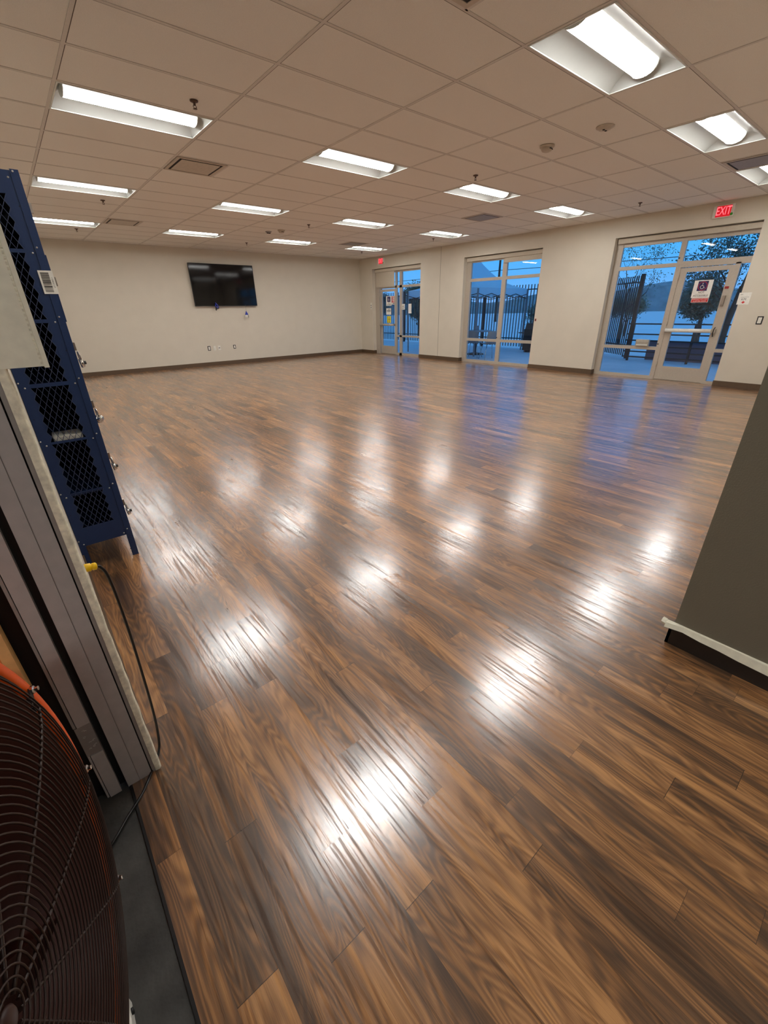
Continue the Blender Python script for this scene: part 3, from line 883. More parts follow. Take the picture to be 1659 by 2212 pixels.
# signs on door 1
def sheet(name, y0, y1, z0, z1, label, m='paper'):
    t_ = thing(name, (XG, (y0+y1)/2, (z0+z1)/2), label, 'sign', 'notices on the far door')
    MB().box(XG-0.001, XG+0.001, y0, y1, z0, z1).build('board', m, t_)
    return t_
t_ = sheet('door_sign', 8.46, 8.74, 1.558, 1.853, 'white NOT ACCESSIBLE sign with dark wheelchair square on the far door')
wheel_icon(t_, 8.60, 1.757, 0.16, False)
text_mesh('lettering', 'NOT', 0.042, face_x(XG-0.0016, 8.60, 1.645), 'ink', t_)
text_mesh('lettering', 'ACCESSIBLE', 0.042, face_x(XG-0.0016, 8.60, 1.595), 'ink', t_)
t_ = sheet('door_sign', 8.25, 8.45, 1.593, 1.849, 'red and white notice beside the wheelchair sign on the far door')
MB().box(XG-0.0016, XG-0.001, 8.258, 8.442, 1.655, 1.842).build('red_field', 'red_sign', t_)
mb = MB()
for k, z in enumerate((1.815, 1.787, 1.759, 1.731, 1.703, 1.675)):
    mb.box(XG-0.0022, XG-0.0016, 8.28+0.008*(k % 2), 8.42-0.01*(k % 3), z, z+0.016)
mb.build('print_line', 'paper', t_)
MB().box(XG-0.0022, XG-0.001, 8.30, 8.40, 1.615, 1.632).build('small_print', 'ink', t_)
t_ = sheet('door_sign', 8.478, 8.738, 1.28, 1.483, 'white printed notice in the middle of the far door glass')
mb = MB()
for k, z in enumerate((1.445, 1.415, 1.395, 1.375)):
    mb.box(XG-0.0018, XG-0.001, 8.50+0.02*(k % 2)+(0.07 if k == 0 else 0), 8.715-0.02*(k % 2)-(0.07 if k == 0 else 0), z, z+0.010)
mb.build('print_line', 'ink', t_)
t_ = sheet('door_sign', 8.495, 8.70, 1.02, 1.237, 'yellow notice lowest on the far door glass', 'yellow_sign')
mb = MB()
for yy in (8.56, 8.64):
    mb.lathe([(0, 0), (0.014, 0), (0.014, 0.0008), (0, 0.0008)], axis_mat((XG-0.001, yy, 1.16), (-1, 0, 0)), 12)
    mb.box(XG-0.0018, XG-0.001, yy-0.013, yy+0.013, 1.10, 1.143)
mb.box(XG-0.0018, XG-0.001, 8.53, 8.67, 1.195, 1.205).box(XG-0.0018, XG-0.001, 8.54, 8.66, 1.05, 1.062)
mb.build('pictogram', 'grey_ink', t_)
t_ = thing('card_reader', (XF, 7.836, 1.515), 'white plate with two dark dots on the far window beside its mullion', 'card reader')
MB().box(XF-0.006, XF+0.027, 7.778, 7.897, 1.43, 1.60).build('cover_plate', 'white_plastic', t_, bevel=0.002)
for z in (1.53, 1.475):
    MB().box(XF-0.010, XF-0.005, 7.825, 7.855, z-0.014, z+0.014).build('face', 'ink', t_)
rows = []
for k in range(8):
    y = 7.61-0.2*k/7
    xx = XG-0.002-0.05*max(0, (k-4)/3)**2
    rows.append([(xx, y, 1.315+0.004*k/7), (xx-0.004*(k/7), y, 1.455), (xx, y, 1.60)])
mb = MB().grid(rows, True)
pn = mb.build('paper_sheet', 'paper')
tag(pn, 'blank white paper with a curling edge taped to the far window', 'paper')

# television
tx0, tx1, tz0, tz1 = 3.525, 5.385, 1.612, 2.682
yt = YB-0.065
t_ = thing('television', ((tx0+tx1)/2, YB, tz0), 'large black flat television mounted on the back wall', 'television')
MB().box(tx0, tx1, yt-0.03, yt, tz0, tz1).build('body', 'black', t_, bevel=0.006)
MB().box(tx0+0.012, tx1-0.012, yt-0.032, yt-0.0302, tz0+0.018, tz1-0.012).build('screen', 'screen', t_)
MB().box(tx0+0.5, tx1-0.5, yt, YB, tz0+0.25, tz1-0.25).build('wall_mount', 'black', t_)
MB().box(tx0+0.03, tx1-0.03, yt-0.004, yt+0.02, tz0-0.012, tz0).build('bottom_trim', 'brushed', t_)
y = yt-0.058
t_ = thing('cable_bundle', (4.11, y, 1.6), 'dark and blue coiled cable hanging at the lower edge of the television', 'cable')
MB().tube([(4.10, y+0.004, 1.70), (4.10, y, 1.69), (4.14, y, 1.64), (4.16, y, 1.59), (4.12, y, 1.565), (4.085, y, 1.60), (4.09, y, 1.66)], 0.014, 8).build('loop', 'blue_bag', t_)
MB().tube([(4.16, y, 1.60), (4.17, y, 1.56), (4.13, y, 1.54), (4.10, y, 1.55)], 0.011, 8).build('loop', 'black', t_)
MB().tube([(4.09, y, 1.59), (4.085, y, 1.54), (4.085, y, 1.50)], 0.016, 8).build('plug', 'ink', t_)
t_ = thing('cable_bundle', (5.0, y, 1.4), 'small blue and clear tag hanging on a thin cord under the television', 'tag')
MB().tube([(4.985, y, 1.64), (4.99, y, 1.55), (4.995, y, 1.47)], 0.003, 6).build('cord', 'grey_ink', t_)
MB().poly([(4.99, y, 1.475), (4.945, y, 1.37), (5.04, y, 1.37)], (0, 0.03, 0)).build('blue_bag', 'blue_bag', t_)
MB().poly([(4.95, y+0.004, 1.368), (4.93, y+0.004, 1.31), (5.02, y+0.004, 1.31), (5.02, y+0.004, 1.368)], (0, 0.02, 0)).build('clear_bag', 'white_plastic', t_)
MB().box(5.025, 5.045, y-0.005, y+0.01, 1.30, 1.36).build('plug', 'brushed', t_)

# ------------------------------------------------------------------ locker
LX0, LX1, LY0, LY1 = -0.866, -0.577, -0.70, 0.215
LZ0, LZ1 = 0.155, 2.035
lk = thing('locker', ((LX0+LX1)/2, -0.24, 0), 'tall navy blue metal locker with diamond mesh side by the left wall', 'locker')
WIN = [(0.275, 0.492), (0.50, 0.795), (0.808, 1.098), (1.118, 1.405), (1.422, 1.712), (1.728, 1.945)]
WX0, WX1 = -0.818, -0.648
mb = MB()
th = 0.003
mb.box(LX0, WX0, LY0, LY0+th, LZ0, LZ1).box(WX1, LX1, LY0, LY0+th, LZ0, LZ1)
zz = [LZ0]+[q for w_ in WIN for q in w_]+[LZ1]
for k in range(0, len(zz), 2): mb.box(WX0, WX1, LY0, LY0+th, zz[k], zz[k+1])
mb.box(LX1-0.030, LX1+0.002, LY0-0.004, LY0, LZ0-0.155, LZ1+0.005)
side = mb
# expanded-metal lattice
mb = MB()
px_, pz_ = 0.0283, 0.058
for (za, zb) in WIN:
    nx = int(round((WX1-WX0)/px_))
    sx_ = (WX1-WX0)/nx
    nz = max(1, int(round((zb-za)/pz_)))
    sz_ = (zb-za)/nz
    bw_ = 0.0040
    for c_ in range(nx):
        for r_ in range(nz*2):
            # zigzag strands through a staggered lattice
            xa = WX0+c_*sx_; z0 = za+r_*sz_/2; z1 = z0+sz_/2
            if r_ % 2 == 0: a, b_ = (xa, z0), (xa+sx_/2, z1)
            else: a, b_ = (xa+sx_/2, z0), (xa, z1)
            mb.bar((a[0], LY0+0.0015, a[1]), (b_[0], LY0+0.0015, b_[1]), 0.002, bw_, up=V((0, 1, 0)))
            if r_ % 2 == 0: a, b_ = (xa+sx_, z0), (xa+sx_/2, z1)
            else: a, b_ = (xa+sx_/2, z0), (xa+sx_, z1)
            mb.bar((a[0], LY0+0.0015, a[1]), (b_[0], LY0+0.0015, b_[1]), 0.002, bw_, up=V((0, 1, 0)))
mb.build('mesh_screen', 'mesh_blue', lk)
# half diamonds left solid at the mesh edges
mb = side
for (za, zb) in WIN:
    nz = max(1, int(round((zb-za)/pz_))); sz_ = (zb-za)/nz
    nx = int(round((WX1-WX0)/px_)); sx_ = (WX1-WX0)/nx
    for r_ in range(nz):
        z0 = za+r_*sz_
        mb.poly([(WX0, LY0+0.001, z0), (WX0+sx_/2, LY0+0.001, z0+sz_/2), (WX0, LY0+0.001, z0+sz_)], (0, 0.001, 0))
        mb.poly([(WX1, LY0+0.001, z0), (WX1, LY0+0.001, z0+sz_), (WX1-sx_/2, LY0+0.001, z0+sz_/2)], (0, 0.001, 0))
mb.build('side_panel', 'locker_blue', lk)
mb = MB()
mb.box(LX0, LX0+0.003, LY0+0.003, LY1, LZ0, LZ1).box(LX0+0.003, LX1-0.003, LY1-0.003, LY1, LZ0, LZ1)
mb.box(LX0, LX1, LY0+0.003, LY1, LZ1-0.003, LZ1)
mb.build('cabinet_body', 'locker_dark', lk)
for z in (0.172, 0.482, 0.796, 1.102, 1.41, 1.716):
    MB().box(LX0+0.003, LX1-0.004, LY0+0.004, LY1-0.003, z-0.002, z+0.002).box(LX0+0.003, LX1-0.02, LY0+0.004, LY0+0.006, z, z+0.012).build('shelf', 'locker_blue', lk)
for col in range(3):
    ya = LY0+0.305*col+0.004
    for k in range(6):
        za = 0.172+0.308*k
        off = 0.006 if (col == 0 and k == 4) else 0.0
        d = MB().box(LX1-0.003, LX1+0.002+off, ya, ya+0.298, za+0.004, za+0.304).build('door', 'locker_blue', lk)
        MB().box(LX1+0.002+off, LX1+0.014+off, ya+0.02, ya+0.04, za+0.17, za+0.21).build('hasp', 'brushed', d)
# legs
for (a, b_) in ((LX0, LX0+0.032), (LX1-0.034, LX1+0.002)):
    for (c_, d_) in ((LY0-0.003, LY0+0.0), (LY1-0.003, LY1)):
        MB().box(a, b_, c_, d_, 0, LZ0).build('leg', 'locker_blue', lk)
MB().box(LX1-0.002, LX1+0.002, LY0, LY0+0.03, 0, LZ0).box(LX0, LX0+0.003, LY0, LY0+0.03, 0, LZ0).build('leg', 'locker_blue', lk)
mb = MB()
for z in (0.182, 0.495, 0.807, 1.115, 1.42, 1.725, 2.02):
    for x, dz in ((LX1-0.020, 0.012), (LX1-0.043, -0.012), (WX0-0.022, -0.014), (LX0+0.006, 0.012)):
        mb.lathe([(0.0045, 0), (0.004, 0.002), (0, 0.0028)], axis_mat((x, LY0-0.004 if x > LX1-0.03 else LY0, z+dz), (0, -1, 0)), 8)
mb.build('rivet', 'rivet', lk)
mb = MB()
for z in (0.37, 0.62, 0.94, 1.27, 1.60, 1.90, 0.05):
    for x in (LX1-0.036, LX0+0.015): mb.lathe([(0.0024, 0), (0, 0.0003)], axis_mat((x, LY0-0.0002, z), (0, -1, 0)), 8)
mb.build('bolt_hole', 'black', lk)
# bar code label on the locker side
bx0, bx1, bz0, bz1 = -0.626, -0.566, 1.537, 1.640
bl = MB().box(bx0, bx1, LY0-0.0056, LY0-0.0044, bz0, bz1).build('barcode_label', 'paper', lk)
random.seed(5)
mb = MB(); z = bz0+0.009
while z < bz1-0.009:
    h_ = random.choice((0.0008, 0.0014, 0.0024, 0.0032))
    mb.box(bx0+0.008, bx0+0.042, LY0-0.0060, LY0-0.0054, z, min(z+h_, bz1-0.008))
    z += h_+random.choice((0.001, 0.0015, 0.0024))
o = mb.build('barcode', 'ink'); o.parent = bl
tm = text_mesh('digits', '1100031117', 0.0095, Matrix(((0, 1, 0, bx0+0.050), (0, 0, -1, LY0-0.0058), (-1, 0, 0, (bz0+bz1)/2), (0, 0, 0, 1))), 'ink', None, 0.0002)
tm.parent = bl
# a pale object lying on one shelf
t_ = MB().box(-0.80, -0.66, LY0+0.02, LY0+0.16, 0.799, 0.832).build('folded_cloth', 'white_plastic', bevel=0.008)
tag(t_, 'pale folded item lying on a locker shelf behind the mesh', 'cloth')
# padlocks
def padlock(z, y, turned, label):
    x = LX1+0.014
    t_ = thing('padlock', (x, y, z), label, 'padlock', 'padlocks on the locker doors')
    MB().tube([(x+0.008, y-0.011, z-0.016), (x+0.006, y-0.012, z+0.006), (x+0.004, y-0.007, z+0.020), (x+0.003, y, z+0.024), (x+0.002, y+0.007, z+0.020), (x+0.002, y+0.012, z+0.006), (x+0.004, y+0.011, z-0.016)], 0.0034, 8).build('shackle', 'chrome', t_)
    d = V((0.45, -0.85, 0.15)) if turned else V((1, -0.05, 0.12))
    c = V((x+0.006, y, z-0.036))
    M = axis_mat(c, d)
    MB().lathe([(0, -0.009), (0.022, -0.009), (0.024, -0.006), (0.024, 0.006), (0.022, 0.009), (0, 0.009)], M, 24).build('body', 'chrome', t_)
    MB().lathe([(0.017, 0.009), (0.017, 0.011), (0.009, 0.0115), (0.009, 0.021), (0, 0.022)], M, 20).build('dial', 'black' if not turned else 'chrome', t_)
padlock(1.235, -0.655, False, 'steel padlock with black dial, topmost on the locker door edge')
padlock(0.926, -0.655, True, 'padlock turned with its round dial to the camera, second on the locker edge')
padlock(0.632, -0.655, False, 'steel padlock third down the locker door edge')
padlock(0.326, -0.655, False, 'steel padlock lowest on the locker door edge, above its foot')

# ------------------------------------------------------------------ doorway jamb: cream panel, partition leaves, wooden door
t_ = thing('wall_panel', (XL, -2.25, 1.335), 'cream panel with a stitched edge strip on the wall end, in front of the locker', 'panel')
MB().box(XL-0.03, -0.792, -2.374, -2.10, 1.337, 2.44).build('board', 'cream_strip', t_)
MB().box(-0.792, -0.783, -2.377, -2.10, 1.334, 2.44).build('edge_strip', 'cream_strip', t_)
mb = MB()
for k in range(100):
    z = 1.342+k*0.0095
    mb.box(-0.7965, -0.7935, -2.3755, -2.3735, z, z+0.005)
mb.build('stitching', 'plaster', t_)

yf, yk = -2.372, -2.345
t_ = thing('partition_leaf', (-0.92, yk, 0), 'grey metal partition leaf against the wall end, nearest the plaster edge', 'partition leaf', 'folded partition leaves')
MB().box(-0.961, -0.927, yf, yk, 0.0, 2.42).box(-0.925, -0.889, yf, yk, 0.0, 2.42).build('face', 'panel_grey', t_)
MB().box(-0.927, -0.925, yf+0.002, yk, 0.0, 2.42).build('groove', 'frame_grey', t_)
MB().box(-0.8855, XL-0.006, yf+0.002, yk, 0.0, 2.42).build('edge_channel', 'jamb_grey', t_)
t_ = thing('partition_leaf', (-1.0, yk, 0), 'grey metal partition leaf left of the black gap, with a stamped shoe plate', 'partition leaf', 'folded partition leaves')
MB().box(-1.014, -0.981, yf, yk, 0.335, 2.42).build('face', 'panel_grey', t_)
MB().box(-1.0235, -1.0165, yf+0.004, yk, 0.335, 2.42).build('edge_channel', 'jamb_grey', t_)
MB().box(-1.022, -0.981, yf+0.002, yk, 0.21, 0.333).build('shoe_plate', 'frame_grey', t_)
mb = MB()
random.seed(9)
for k in range(9):
    x, z = random.uniform(-1.012, -0.988), random.uniform(0.225, 0.32)
    mb.tube([(x+0.003*cos(a), yf+0.0018, z+0.003*sin(a)) for a in [q*pi/3 for q in range(random.choice((4, 6)))]], 0.0005, 4)
mb.build('stamp_mark', 'white_metal', t_)
MB().box(-1.014, -0.981, yf, yk, 0.0, 0.208).box(-1.022, -1.0165, yf+0.004, yk, 0.0, 0.208).build('foot_panel', 'panel_grey', t_)
struct(MB().box(-1.30, XL-0.10, -2.344, -2.325, 0, 2.45).box(XL-0.10, XL-0.008, -2.344, -2.334, 0, 2.45).build('trim_8', 'black'))
t_ = thing('wooden_door', (-1.5, -2.40, 0), 'orange brown wooden door with a pale edge behind the fan', 'door')
MB().box(-2.02, -1.078, -2.415, -2.372, 0.01, 2.1).build('door_leaf', 'wood_door', t_)
MB().box(-1.078, -1.056, -2.415, -2.372, 0.01, 2.1).build('edge', 'wood_edge', t_)

# ------------------------------------------------------------------ drum fan
FC = V((-1.1514, -3.1144, 0.6014)); FYAW, FT, FR, FD = -0.27487, 0.09532, 0.54312, 0.055
fn = V((cos(FYAW)*cos(FT), sin(FYAW)*cos(FT), sin(FT)))
fh = V((-sin(FYAW), cos(FYAW), 0))
fz = fn.cross(fh)
fan = thing('drum_fan', (FC.x-0.15, FC.y, 0), 'large orange drum fan with black wire grille at the left edge', 'fan')
def fp(r, a, h): return FC+fh*(r*cos(a))+fz*(r*sin(a))+fn*h
def frame_M(h): 
    return Matrix(((fh.x, fz.x, fn.x, FC.x+fn.x*h), (fh.y, fz.y, fn.y, FC.y+fn.y*h), (fh.z, fz.z, fn.z, FC.z+fn.z*h), (0, 0, 0, 1)))
M0 = frame_M(0)
MB().lathe([(FR-0.028, -0.020), (FR-0.027, -0.002), (FR-0.022, 0.002), (FR-0.010, 0.003), (FR-0.004, 0.000), (FR, -0.008), (FR, -0.046), (FR-0.004, -0.054), (FR-0.034, -0.058), (FR-0.036, -0.36), (FR-0.022, -0.365), (FR-0.022, -0.385), (FR-0.05, -0.39)], M0, 96).build('drum', 'orange_paint', fan)
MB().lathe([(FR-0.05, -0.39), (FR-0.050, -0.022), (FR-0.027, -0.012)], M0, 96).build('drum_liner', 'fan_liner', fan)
FA = 0.22
# grille rings
def dome(s): return 0.003+FD*max(0.0, 1-s**2.44)**(1/2.44)
NR = 36
GR = FR*0.919
for k in range(NR):
    s = 0.06+0.935*k/(NR-1)
    r = GR*s
    n_ = 32 if s < 0.3 else 72
    MB().tube([fp(r, 2*pi*j/n_, dome(s)+0.002) for j in range(n_)], 0.0017, 6, closed=True).build('grille_ring', 'grille_wire', fan)
for k in range(12):
    a = k*pi/6+FA
    MB().tube([fp((GR+0.002)*s, a, dome(s)) for s in [0.05+0.95*q/14 for q in range(15)]], 0.0028, 6).build('grille_rib', 'grille_wire', fan)
MB().lathe([(0.0, FD+0.006), (0.014, FD+0.006), (0.018, FD+0.002), (0.018, FD-0.004), (0, FD-0.004)], M0, 24).build('badge', 'fan_dark', fan)
for k in range(12):
    a = k*pi/6+FA
    c = fp(FR-0.022, a, 0.006)
    M = axis_mat(c, fn)
    MB().lathe([(0.009, 0), (0.009, 0.006), (0.005, 0.008), (0.005, 0.014), (0, 0.015)], M, 8, False).build('bolt', 'chrome', fan)
    MB().bar(fp(FR-0.075, a, 0.020), fp(FR-0.022, a, 0.005), 0.016, 0.003, up=fn).build('clip', 'black', fan)
# rear: blades, motor
MB().lathe([(0, -0.10), (0.06, -0.10), (0.075, -0.115), (0.075, -0.16), (0, -0.16)], M0, 28).build('hub', 'fan_dark', fan)
for k in range(4):
    a0 = k*pi/2+0.5
    rows = []
    for q in range(7):
        r = 0.07+(FR-0.12)*q/6
        wd = 0.5-0.25*q/6
        rows.append([fp(r, a0+wd*(u_-0.5)+0.1*q/6, -0.135+0.07*(u_-0.5)) for u_ in (0, 0.25, 0.5, 0.75, 1)])
    MB().grid(rows, True).build('blade', 'fan_dark', fan)
MB().lathe([(0, -0.17), (0.08, -0.17), (0.085, -0.20), (0.085, -0.33), (0.06, -0.35), (0, -0.35)], M0, 24).build('motor', 'black', fan)
MB().bar(fp(FR-0.015, pi, -0.26), fp(FR-0.015, 0, -0.26), 0.04, 0.006).build('motor_mount', 'orange_paint', fan)
# back guard
mb = MB()
for k in range(12):
    r = 0.06+(FR-0.09)*k/11
    mb.tube([fp(r, 2*pi*j/48, -0.388) for j in range(48)], 0.0017, 5, closed=True)
mb.build('back_guard', 'grille_wire', fan)
# yoke, feet and brackets
for sg in (-1, 1):
    a = fp(FR+0.012, pi/2-sg*pi/2, -0.19)
    foot = V((a.x-0.03, a.y, 0.03))
    MB().tube([a, a-fn*0.0+V((0, sg*0.02, -0.10)), V((a.x, a.y+sg*0.02, 0.12)), foot], 0.016, 10).build('yoke_leg', 'black', fan)
    MB().tube([foot+V((-0.16, 0, -0.012)), foot+V((0.04, 0, -0.012))], 0.016, 10).build('base_rail', 'black', fan)
MB().tube([V((FC.x-0.20, FC.y-0.5, 0.018)), V((FC.x-0.20, FC.y+0.5, 0.018))], 0.016, 10).build('base_rail', 'black', fan)
br = MB().box(-1.085, -1.062, -2.985, -2.925, 0.0, 0.045).box(-1.12, -1.062, -2.985, -2.925, 0.0, 0.008)
br.build('foot_bracket', 'white_plastic', fan, bevel=0.004)
MB().lathe([(0, 0), (0.007, 0), (0.007, 0.004), (0, 0.005)], axis_mat((-1.062, -2.955, 0.026), (1, 0, 0)), 10).build('foot_bolt', 'black', fan)

# power cord with yellow plug
PX, PY, PZ = -0.862, -2.292, 0.792
crd = thing('power_cord', (PX+0.06, PY, 0), 'black power cord with a yellow plug running from the wall to the fan', 'power cord')
def bez(pts, n=8):
    pts = [V(p) for p in pts]; out = []
    P = [pts[0]*2-pts[1]]+pts+[pts[-1]*2-pts[-2]]
    for k in range(1, len(P)-2):
        for q in range(n):
            t = q/n
            out.append(0.5*((2*P[k])+(P[k+1]-P[k-1])*t+(2*P[k-1]-5*P[k]+4*P[k+1]-P[k+2])*t*t+(3*P[k]-P[k-1]-3*P[k+1]+P[k+2])*t**3))
    out.append(pts[-1]); return out
MB().tube(bez([(PX+0.030, PY, PZ-0.006), (PX+0.040, PY+0.001, PZ-0.012), (PX+0.050, PY+0.002, PZ-0.05), (PX+0.053, PY+0.001, PZ-0.17), (PX+0.05, PY, 0.45), (PX+0.040, PY, 0.20), (PX+0.028, PY, 0.06), (PX+0.012, PY-0.02, 0.008), (-0.885, -2.366, 0.0045), (-0.93, -2.43, 0.0045), (-0.985, -2.482, 0.0055), (-1.041, -2.537, 0.0055), (-1.12, -2.575, 0.0055), (-1.22, -2.545, 0.0055), (-1.33, -2.56, 0.0055)]), 0.0042, 10).build('cable', 'cord_black', crd)
pl = MB()
pl.lathe([(0, 0.0), (0.011, 0.0), (0.012, 0.003), (0.012, 0.017), (0.0085, 0.019), (0.0085, 0.020), (0.011, 0.021), (0.011, 0.030), (0.006, 0.033), (0, 0.033)], axis_mat((PX+0.001, PY, PZ), (1, 0.05, -0.15)), 14)
pl.build('plug', 'yellow', crd)
t_ = thing('wall_outlet', (XL, PY, PZ), 'outlet on the left wall end holding the yellow plug', 'outlet')
MB().box(XL, XL+0.0055, PY-0.022, PY+0.05, PZ-0.055, PZ+0.055).build('cover_plate', 'white_plastic', t_)

# ------------------------------------------------------------------ outside
struct(MB().box(9.60, 14.6, -8, 22, -0.2, -0.02).build('patio', 'patio'))
struct(MB().box(14.6, 160, -60, 160, -0.3, -0.10).build('ground_lot', 'lot'))
random.seed(21)
# distant ridge
rows = []
for k in range(60):
    a = rad(-25+k*2.0)
    h_ = 5+1.3*sin(k*0.35)+0.9*sin(k*0.9+1)
    rows.append([(9+130*cos(a), 130*sin(a), -1), (9+134*cos(a), 134*sin(a), h_*0.8), (9+140*cos(a), 140*sin(a), h_), (9+150*cos(a), 150*sin(a), -1)])
struct(MB().grid(rows, True).build('hill_ridge', 'hill'))

def fence(a, b_, label, spacing=0.125, top=2.18, rails=(2.02, 0.36)):
    a, b_ = V(a), V(b_)
    d = (b_-a); Ln = d.length; d.normalize()
    t_ = thing('picket_fence', ((a.x+b_.x)/2, (a.y+b_.y)/2, 0), label, 'fence')
    mb = MB()
    n = int(Ln/spacing)
    for k in range(n+1):
        p = a+d*(k*spacing)
        mb.box(-0.012, 0.012, -0.012, 0.012, 0.07, top, Matrix.Translation((p.x, p.y, 0)) @ Matrix.Rotation(math.atan2(d.y, d.x), 4, 'Z'))
    mb.build('picket_panel', 'fence_black', t_)
    for z in rails:
        MB().bar(a+V((0, 0, z)), b_+V((0, 0, z)), 0.035, 0.035).build('rail', 'fence_black', t_)
    k = 0
    while k <= Ln+0.01:
        p = a+d*k
        MB().box(p.x-0.045, p.x+0.045, p.y-0.045, p.y+0.045, 0, top+0.04).build('post', 'fence_black', t_)
        k += 2.4
    return t_
fence((14.3, 3.4, 0), (14.3, 17.8, 0), 'tall black picket fence outside beyond the middle and far windows')
fence((13.3, 2.0, 0), (14.22, 3.24, 0), 'short angled run of black picket fence seen through the near window', 0.10)

# railing with horizontal bars
rl = thing('railing', (13.0, 0, 0), 'dark horizontal bar railing outside the near glass door', 'railing')
for y in (1.84, 0.32, -1.25, -2.8):
    MB().box(12.975, 13.025, y-0.025, y+0.025, -0.1, 0.98).build('post', 'fence_black', rl)
for z in (0.96, 0.695, 0.53, 0.38, 0.235, 0.09):
    MB().bar((13.0, -5, z), (13.0, 2.0, z), 0.032, 0.034).build('bar', 'fence_black', rl)
o = MB().box(13.5, 13.75, -6, 1.55, -0.1, 0.50).build('ramp_wall', 'outdoor_wall'); struct(o)

# canopy tent
tn = thing('canopy_tent', (12.45, 7.5, 0), 'pale blue pop-up canopy tent on the patio outside the middle window', 'tent')
A, B = V((11.0, 5.92, 0)), V((14.0, 6.12, 0))
e1 = (B-A); e2 = V((-e1.y, e1.x, 0))
zt, zb = 2.03, 1.78
cn = [A, B, B+e2, A+e2]
pk = A+(e1+e2)*0.5+V((0, 0, 3.28))
mb = MB()
for k in range(4):
    p, q = cn[k], cn[(k+1) % 4]
    rows = []
    for u_ in range(9):
        f = u_/8
        base = p.lerp(q, f)+V((0, 0, zt))
        row = []
        for v_ in range(9):
            g = v_/8
            pt = base.lerp(pk, g)
            sag = 0.34*sin(pi*g)*(1-0.15*abs(2*f-1))
            row.append(pt-V((0, 0, sag)))
        rows.append(row)
    mb.grid(rows, True)
mb.build('roof_cloth', 'tent_cloth', tn)
mb = MB()
for k in range(4):
    p, q = cn[k], cn[(k+1) % 4]
    rows = []
    for u_ in range(17):
        f = u_/16
        b0 = p.lerp(q, f)
        rows.append([b0+V((0, 0, zt)), b0+V((0, 0, zb+0.03*abs(sin(f*pi*4))))])
    mb.grid(rows, True)
mb.build('valance', 'tent_cloth', tn)
for k in range(4):
    MB().box(cn[k].x-0.02, cn[k].x+0.02, cn[k].y-0.02, cn[k].y+0.02, -0.02, 2.0).build('leg', 'outdoor_grey', tn)
    p, q = cn[k], cn[(k+1) % 4]
    mb = MB()
    for s in range(4):
        a, b_ = p.lerp(q, s/4), p.lerp(q, (s+1)/4)
        mb.bar(a+V((0, 0, 1.72)), b_+V((0, 0, 1.86)), 0.02).bar(a+V((0, 0, 1.86)), b_+V((0, 0, 1.72)), 0.02)
    mb.build('scissor_truss', 'fence_black', tn)

# patio table and chairs
t_ = thing('patio_table', (11.6, 6.35, 0), 'round patio table with a small box on it, outside the middle window', 'table')
Mt = Matrix.Translation((11.6, 6.35, 0))
MB().lathe([(0, 0.715), (0.52, 0.715), (0.53, 0.73), (0.52, 0.745), (0, 0.745)], Mt, 32).build('tabletop', 'outdoor_grey', t_)
MB().lathe([(0.035, 0.71), (0.035, 0.06), (0.04, 0.04)], Mt, 14).build('pedestal', 'fence_black', t_)
MB().lathe([(0, -0.02), (0.30, -0.02), (0.29, 0.01), (0.04, 0.05), (0, 0.05)], Mt, 24).build('base', 'fence_black', t_)
o = MB().box(11.50, 11.64, 6.27, 6.41, 0.746, 0.90).build('table_box', 'outdoor_grey', bevel=0.008)
tag(o, 'small grey box standing on the patio table', 'box')
def chair(x, y, rot, label):
    t_ = thing('patio_chair', (x, y, 0), label, 'chair', 'patio chairs')
    M = Matrix.Translation((x, y, 0)) @ Matrix.Rotation(rot, 4, 'Z')
    rows = []
    for q in range(13):   # seat to back profile, x forward
        s = q/12
        if s < 0.5:
            px2, pz2 = 0.22-0.44*(s/0.5), 0.45-0.02*sin(pi*s/0.5)
        else:
            g = (s-0.5)/0.5
            px2, pz2 = -0.22-0.09*g, 0.45+0.36*g
        rows.append([M @ V((px2-0.03*(1-abs(u_))*(1 if s > 0.5 else 0), 0.235*u_*(1-0.12*max(0, s-0.8)*5), pz2+0.03*abs(u_)**2*(1 if s < 0.5 else 0))) for u_ in (-1, -0.5, 0, 0.5, 1)])
    o = MB().grid(rows, True).build('seat_shell', 'outdoor_grey', t_)
    sd = o.modifiers.new('thickness', 'SOLIDIFY'); sd.thickness = 0.018
    for sx2, sy2 in ((1, 1), (1, -1), (-1, 1), (-1, -1)):
        MB().tube([M @ V((0.14*sx2, 0.15*sy2, 0.43)), M @ V((0.23*sx2, 0.23*sy2, -0.02))], 0.011, 8).build('leg', 'chrome', t_)
chair(10.62, 5.02, rad(62), 'grey shell patio chair with thin metal legs nearest the middle window')
chair(10.75, 5.75, rad(20), 'grey shell patio chair half hidden beside the middle window frame')
chair(11.9, 8.7, rad(200), 'grey patio chair seen through the far window')
# black cabinet in the corner of the patio
t_ = thing('outdoor_grill', (13.55, 5.35, 0), 'tall black boxy grill on the patio at the right of the middle window', 'grill')
MB().box(13.3, 13.8, 4.75, 5.60, 0.05, 0.74).build('cabinet', 'fence_black', t_)
MB().poly([(13.3, 4.78, 0.74), (13.3, 5.57, 0.74), (13.36, 5.57, 0.93), (13.74, 5.57, 0.93), (13.8, 5.57, 0.74)][:2]+[(13.36, 5.57, 0.93), (13.36, 4.78, 0.93)], (0.4, 0, 0)).build('lid', 'fence_black', t_)
MB().box(13.35, 13.7, 5.60, 5.85, 0.60, 0.63).build('side_shelf', 'fence_black', t_)
for y in (4.8, 5.5): MB().box(13.35, 13.75, y, y+0.05, -0.02, 0.05).build('foot', 'fence_black', t_)
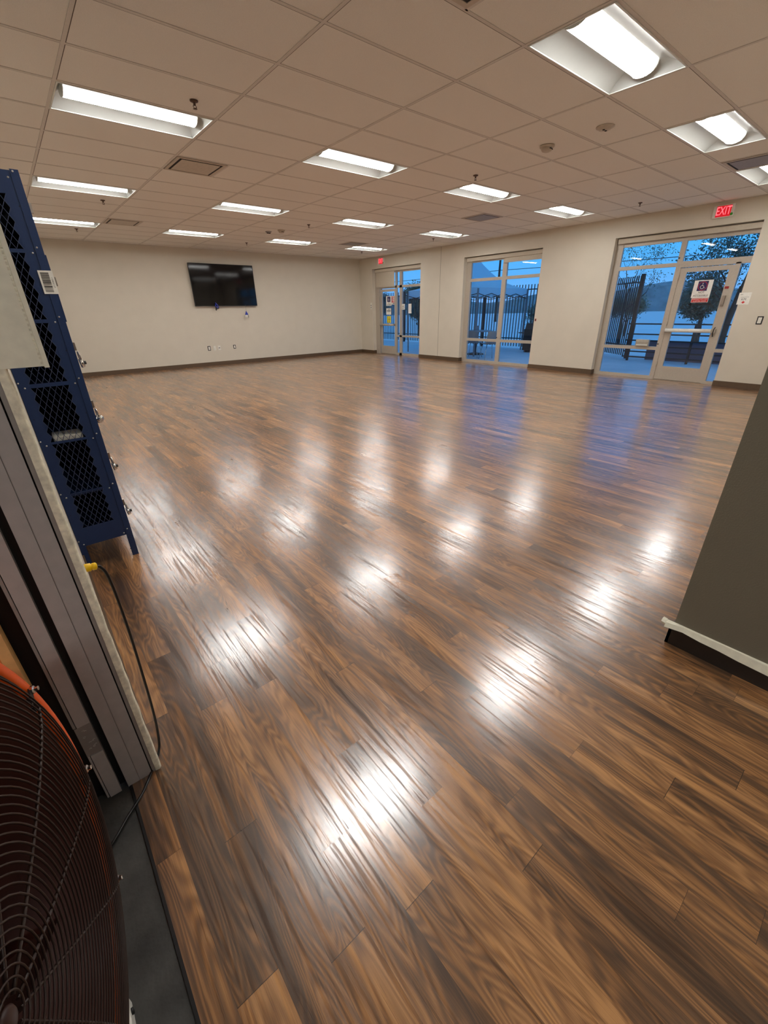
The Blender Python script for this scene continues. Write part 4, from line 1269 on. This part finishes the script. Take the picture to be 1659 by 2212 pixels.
# utility pole and wire
t_ = thing('utility_pole', (45, 30.4, -0.1), 'thin utility pole far off through the middle window', 'pole')
MB().tube([(45, 30.4, -0.1), (45, 30.4, 7.2)], [0.16, 0.11], 10).build('pole', 'bark', t_)
MB().bar((45, 29.4, 6.6), (45, 31.4, 6.6), 0.12).build('cross_arm', 'bark', t_)
MB().tube([(45, 30.4+(k-10)*5, 5.3-0.25*sin(pi*((k % 10)/10))) for k in range(21)], 0.03, 5).build('wire', 'black', t_)

# trees
def tree(x, y, h, spread, seed, leaf, nleaf, label, trunk=0.12, lsize=0.10, levels=4, lowest=0.3):
    random.seed(seed)
    t_ = thing('tree', (x, y, -0.1), label, 'tree', 'trees outside the windows')
    mb = MB(); tips = []
    def grow(p, d, L, r, lv):
        n = 4; pts = [p]; rs = [r]; q = p; dd = d
        for k in range(n):
            dd = (dd+V((random.uniform(-1, 1), random.uniform(-1, 1), random.uniform(-0.5, 0.7)))*0.22).normalized()
            q = q+dd*(L/n); pts.append(q); rs.append(r*(1-0.5*(k+1)/n))
            if lv <= 2: tips.append(q)
        mb.tube(pts, rs, 5 if lv < levels else 8, caps=False)
        if lv > 0:
            for k in range(random.choice((2, 3, 3))+(1 if lv == levels else 0)):
                i_ = random.randint(2, n)
                nd = (dd+V((random.uniform(-1, 1), random.uniform(-1, 1), random.uniform(-0.25, 0.6)))*spread).normalized()
                grow(pts[i_], nd, L*random.uniform(0.6, 0.8), rs[i_]*0.62, lv-1)
    grow(V((x, y, -0.1)), V((0.05, 0.05, 1)), h*lowest+0.3, trunk, levels)
    mb.build('branches', 'bark', t_)
    if nleaf:
        lf = MB()
        for k in range(nleaf):
            c = random.choice(tips)+V((random.gauss(0, 0.16), random.gauss(0, 0.16), random.gauss(0, 0.13)))
            a = V((random.uniform(-1, 1), random.uniform(-1, 1), random.uniform(-1, 1))).normalized()
            b2 = a.orthogonal().normalized()*lsize*random.uniform(0.5, 1); a = a*lsize*random.uniform(0.5, 1.2)
            lf.add([c-a*0.5, c+b2*0.3, c+a*0.5, c-b2*0.3], [(0, 1, 2, 3)])
        lf.build('foliage', leaf, t_)
    return t_
tree(19.5, 4.9, 4.6, 0.9, 11, 'leaf_dull', 1500, 'thin bare tree behind the railing, left part of the near window', 0.08, 0.08)
tree(21.5, 2.6, 3.6, 1.0, 12, 'leaf_dark', 9000, 'dark dense tree behind the near door glass', 0.14, 0.16, 4, 0.18)
tree(16.6, 0.5, 5.0, 0.9, 13, 'leaf_dark', 4200, 'dark leafy tree overhanging the top right pane of the near door', 0.13, 0.11, 4, 0.34)
tree(25.5, 7.2, 4.0, 0.9, 14, 'leaf_dull', 6000, 'pale twiggy tree behind the picket fence end', 0.08, 0.12, 4, 0.16)
tree(18.2, 8.4, 2.3, 0.9, 15, 'leaf_dark', 4600, 'round dark bush tree behind the fence beside the grill', 0.09, 0.13, 4, 0.18)
tree(17.6, 15.2, 4.2, 0.9, 17, 'leaf_dull', 9000, 'leaning leafy tree behind the fence, right pane of the far window', 0.14, 0.17, 4, 0.18)
tree(19.0, 20.8, 4.4, 0.9, 18, 'leaf_dark', 9000, 'dense dark tree behind the far door glass', 0.15, 0.18, 4, 0.18)
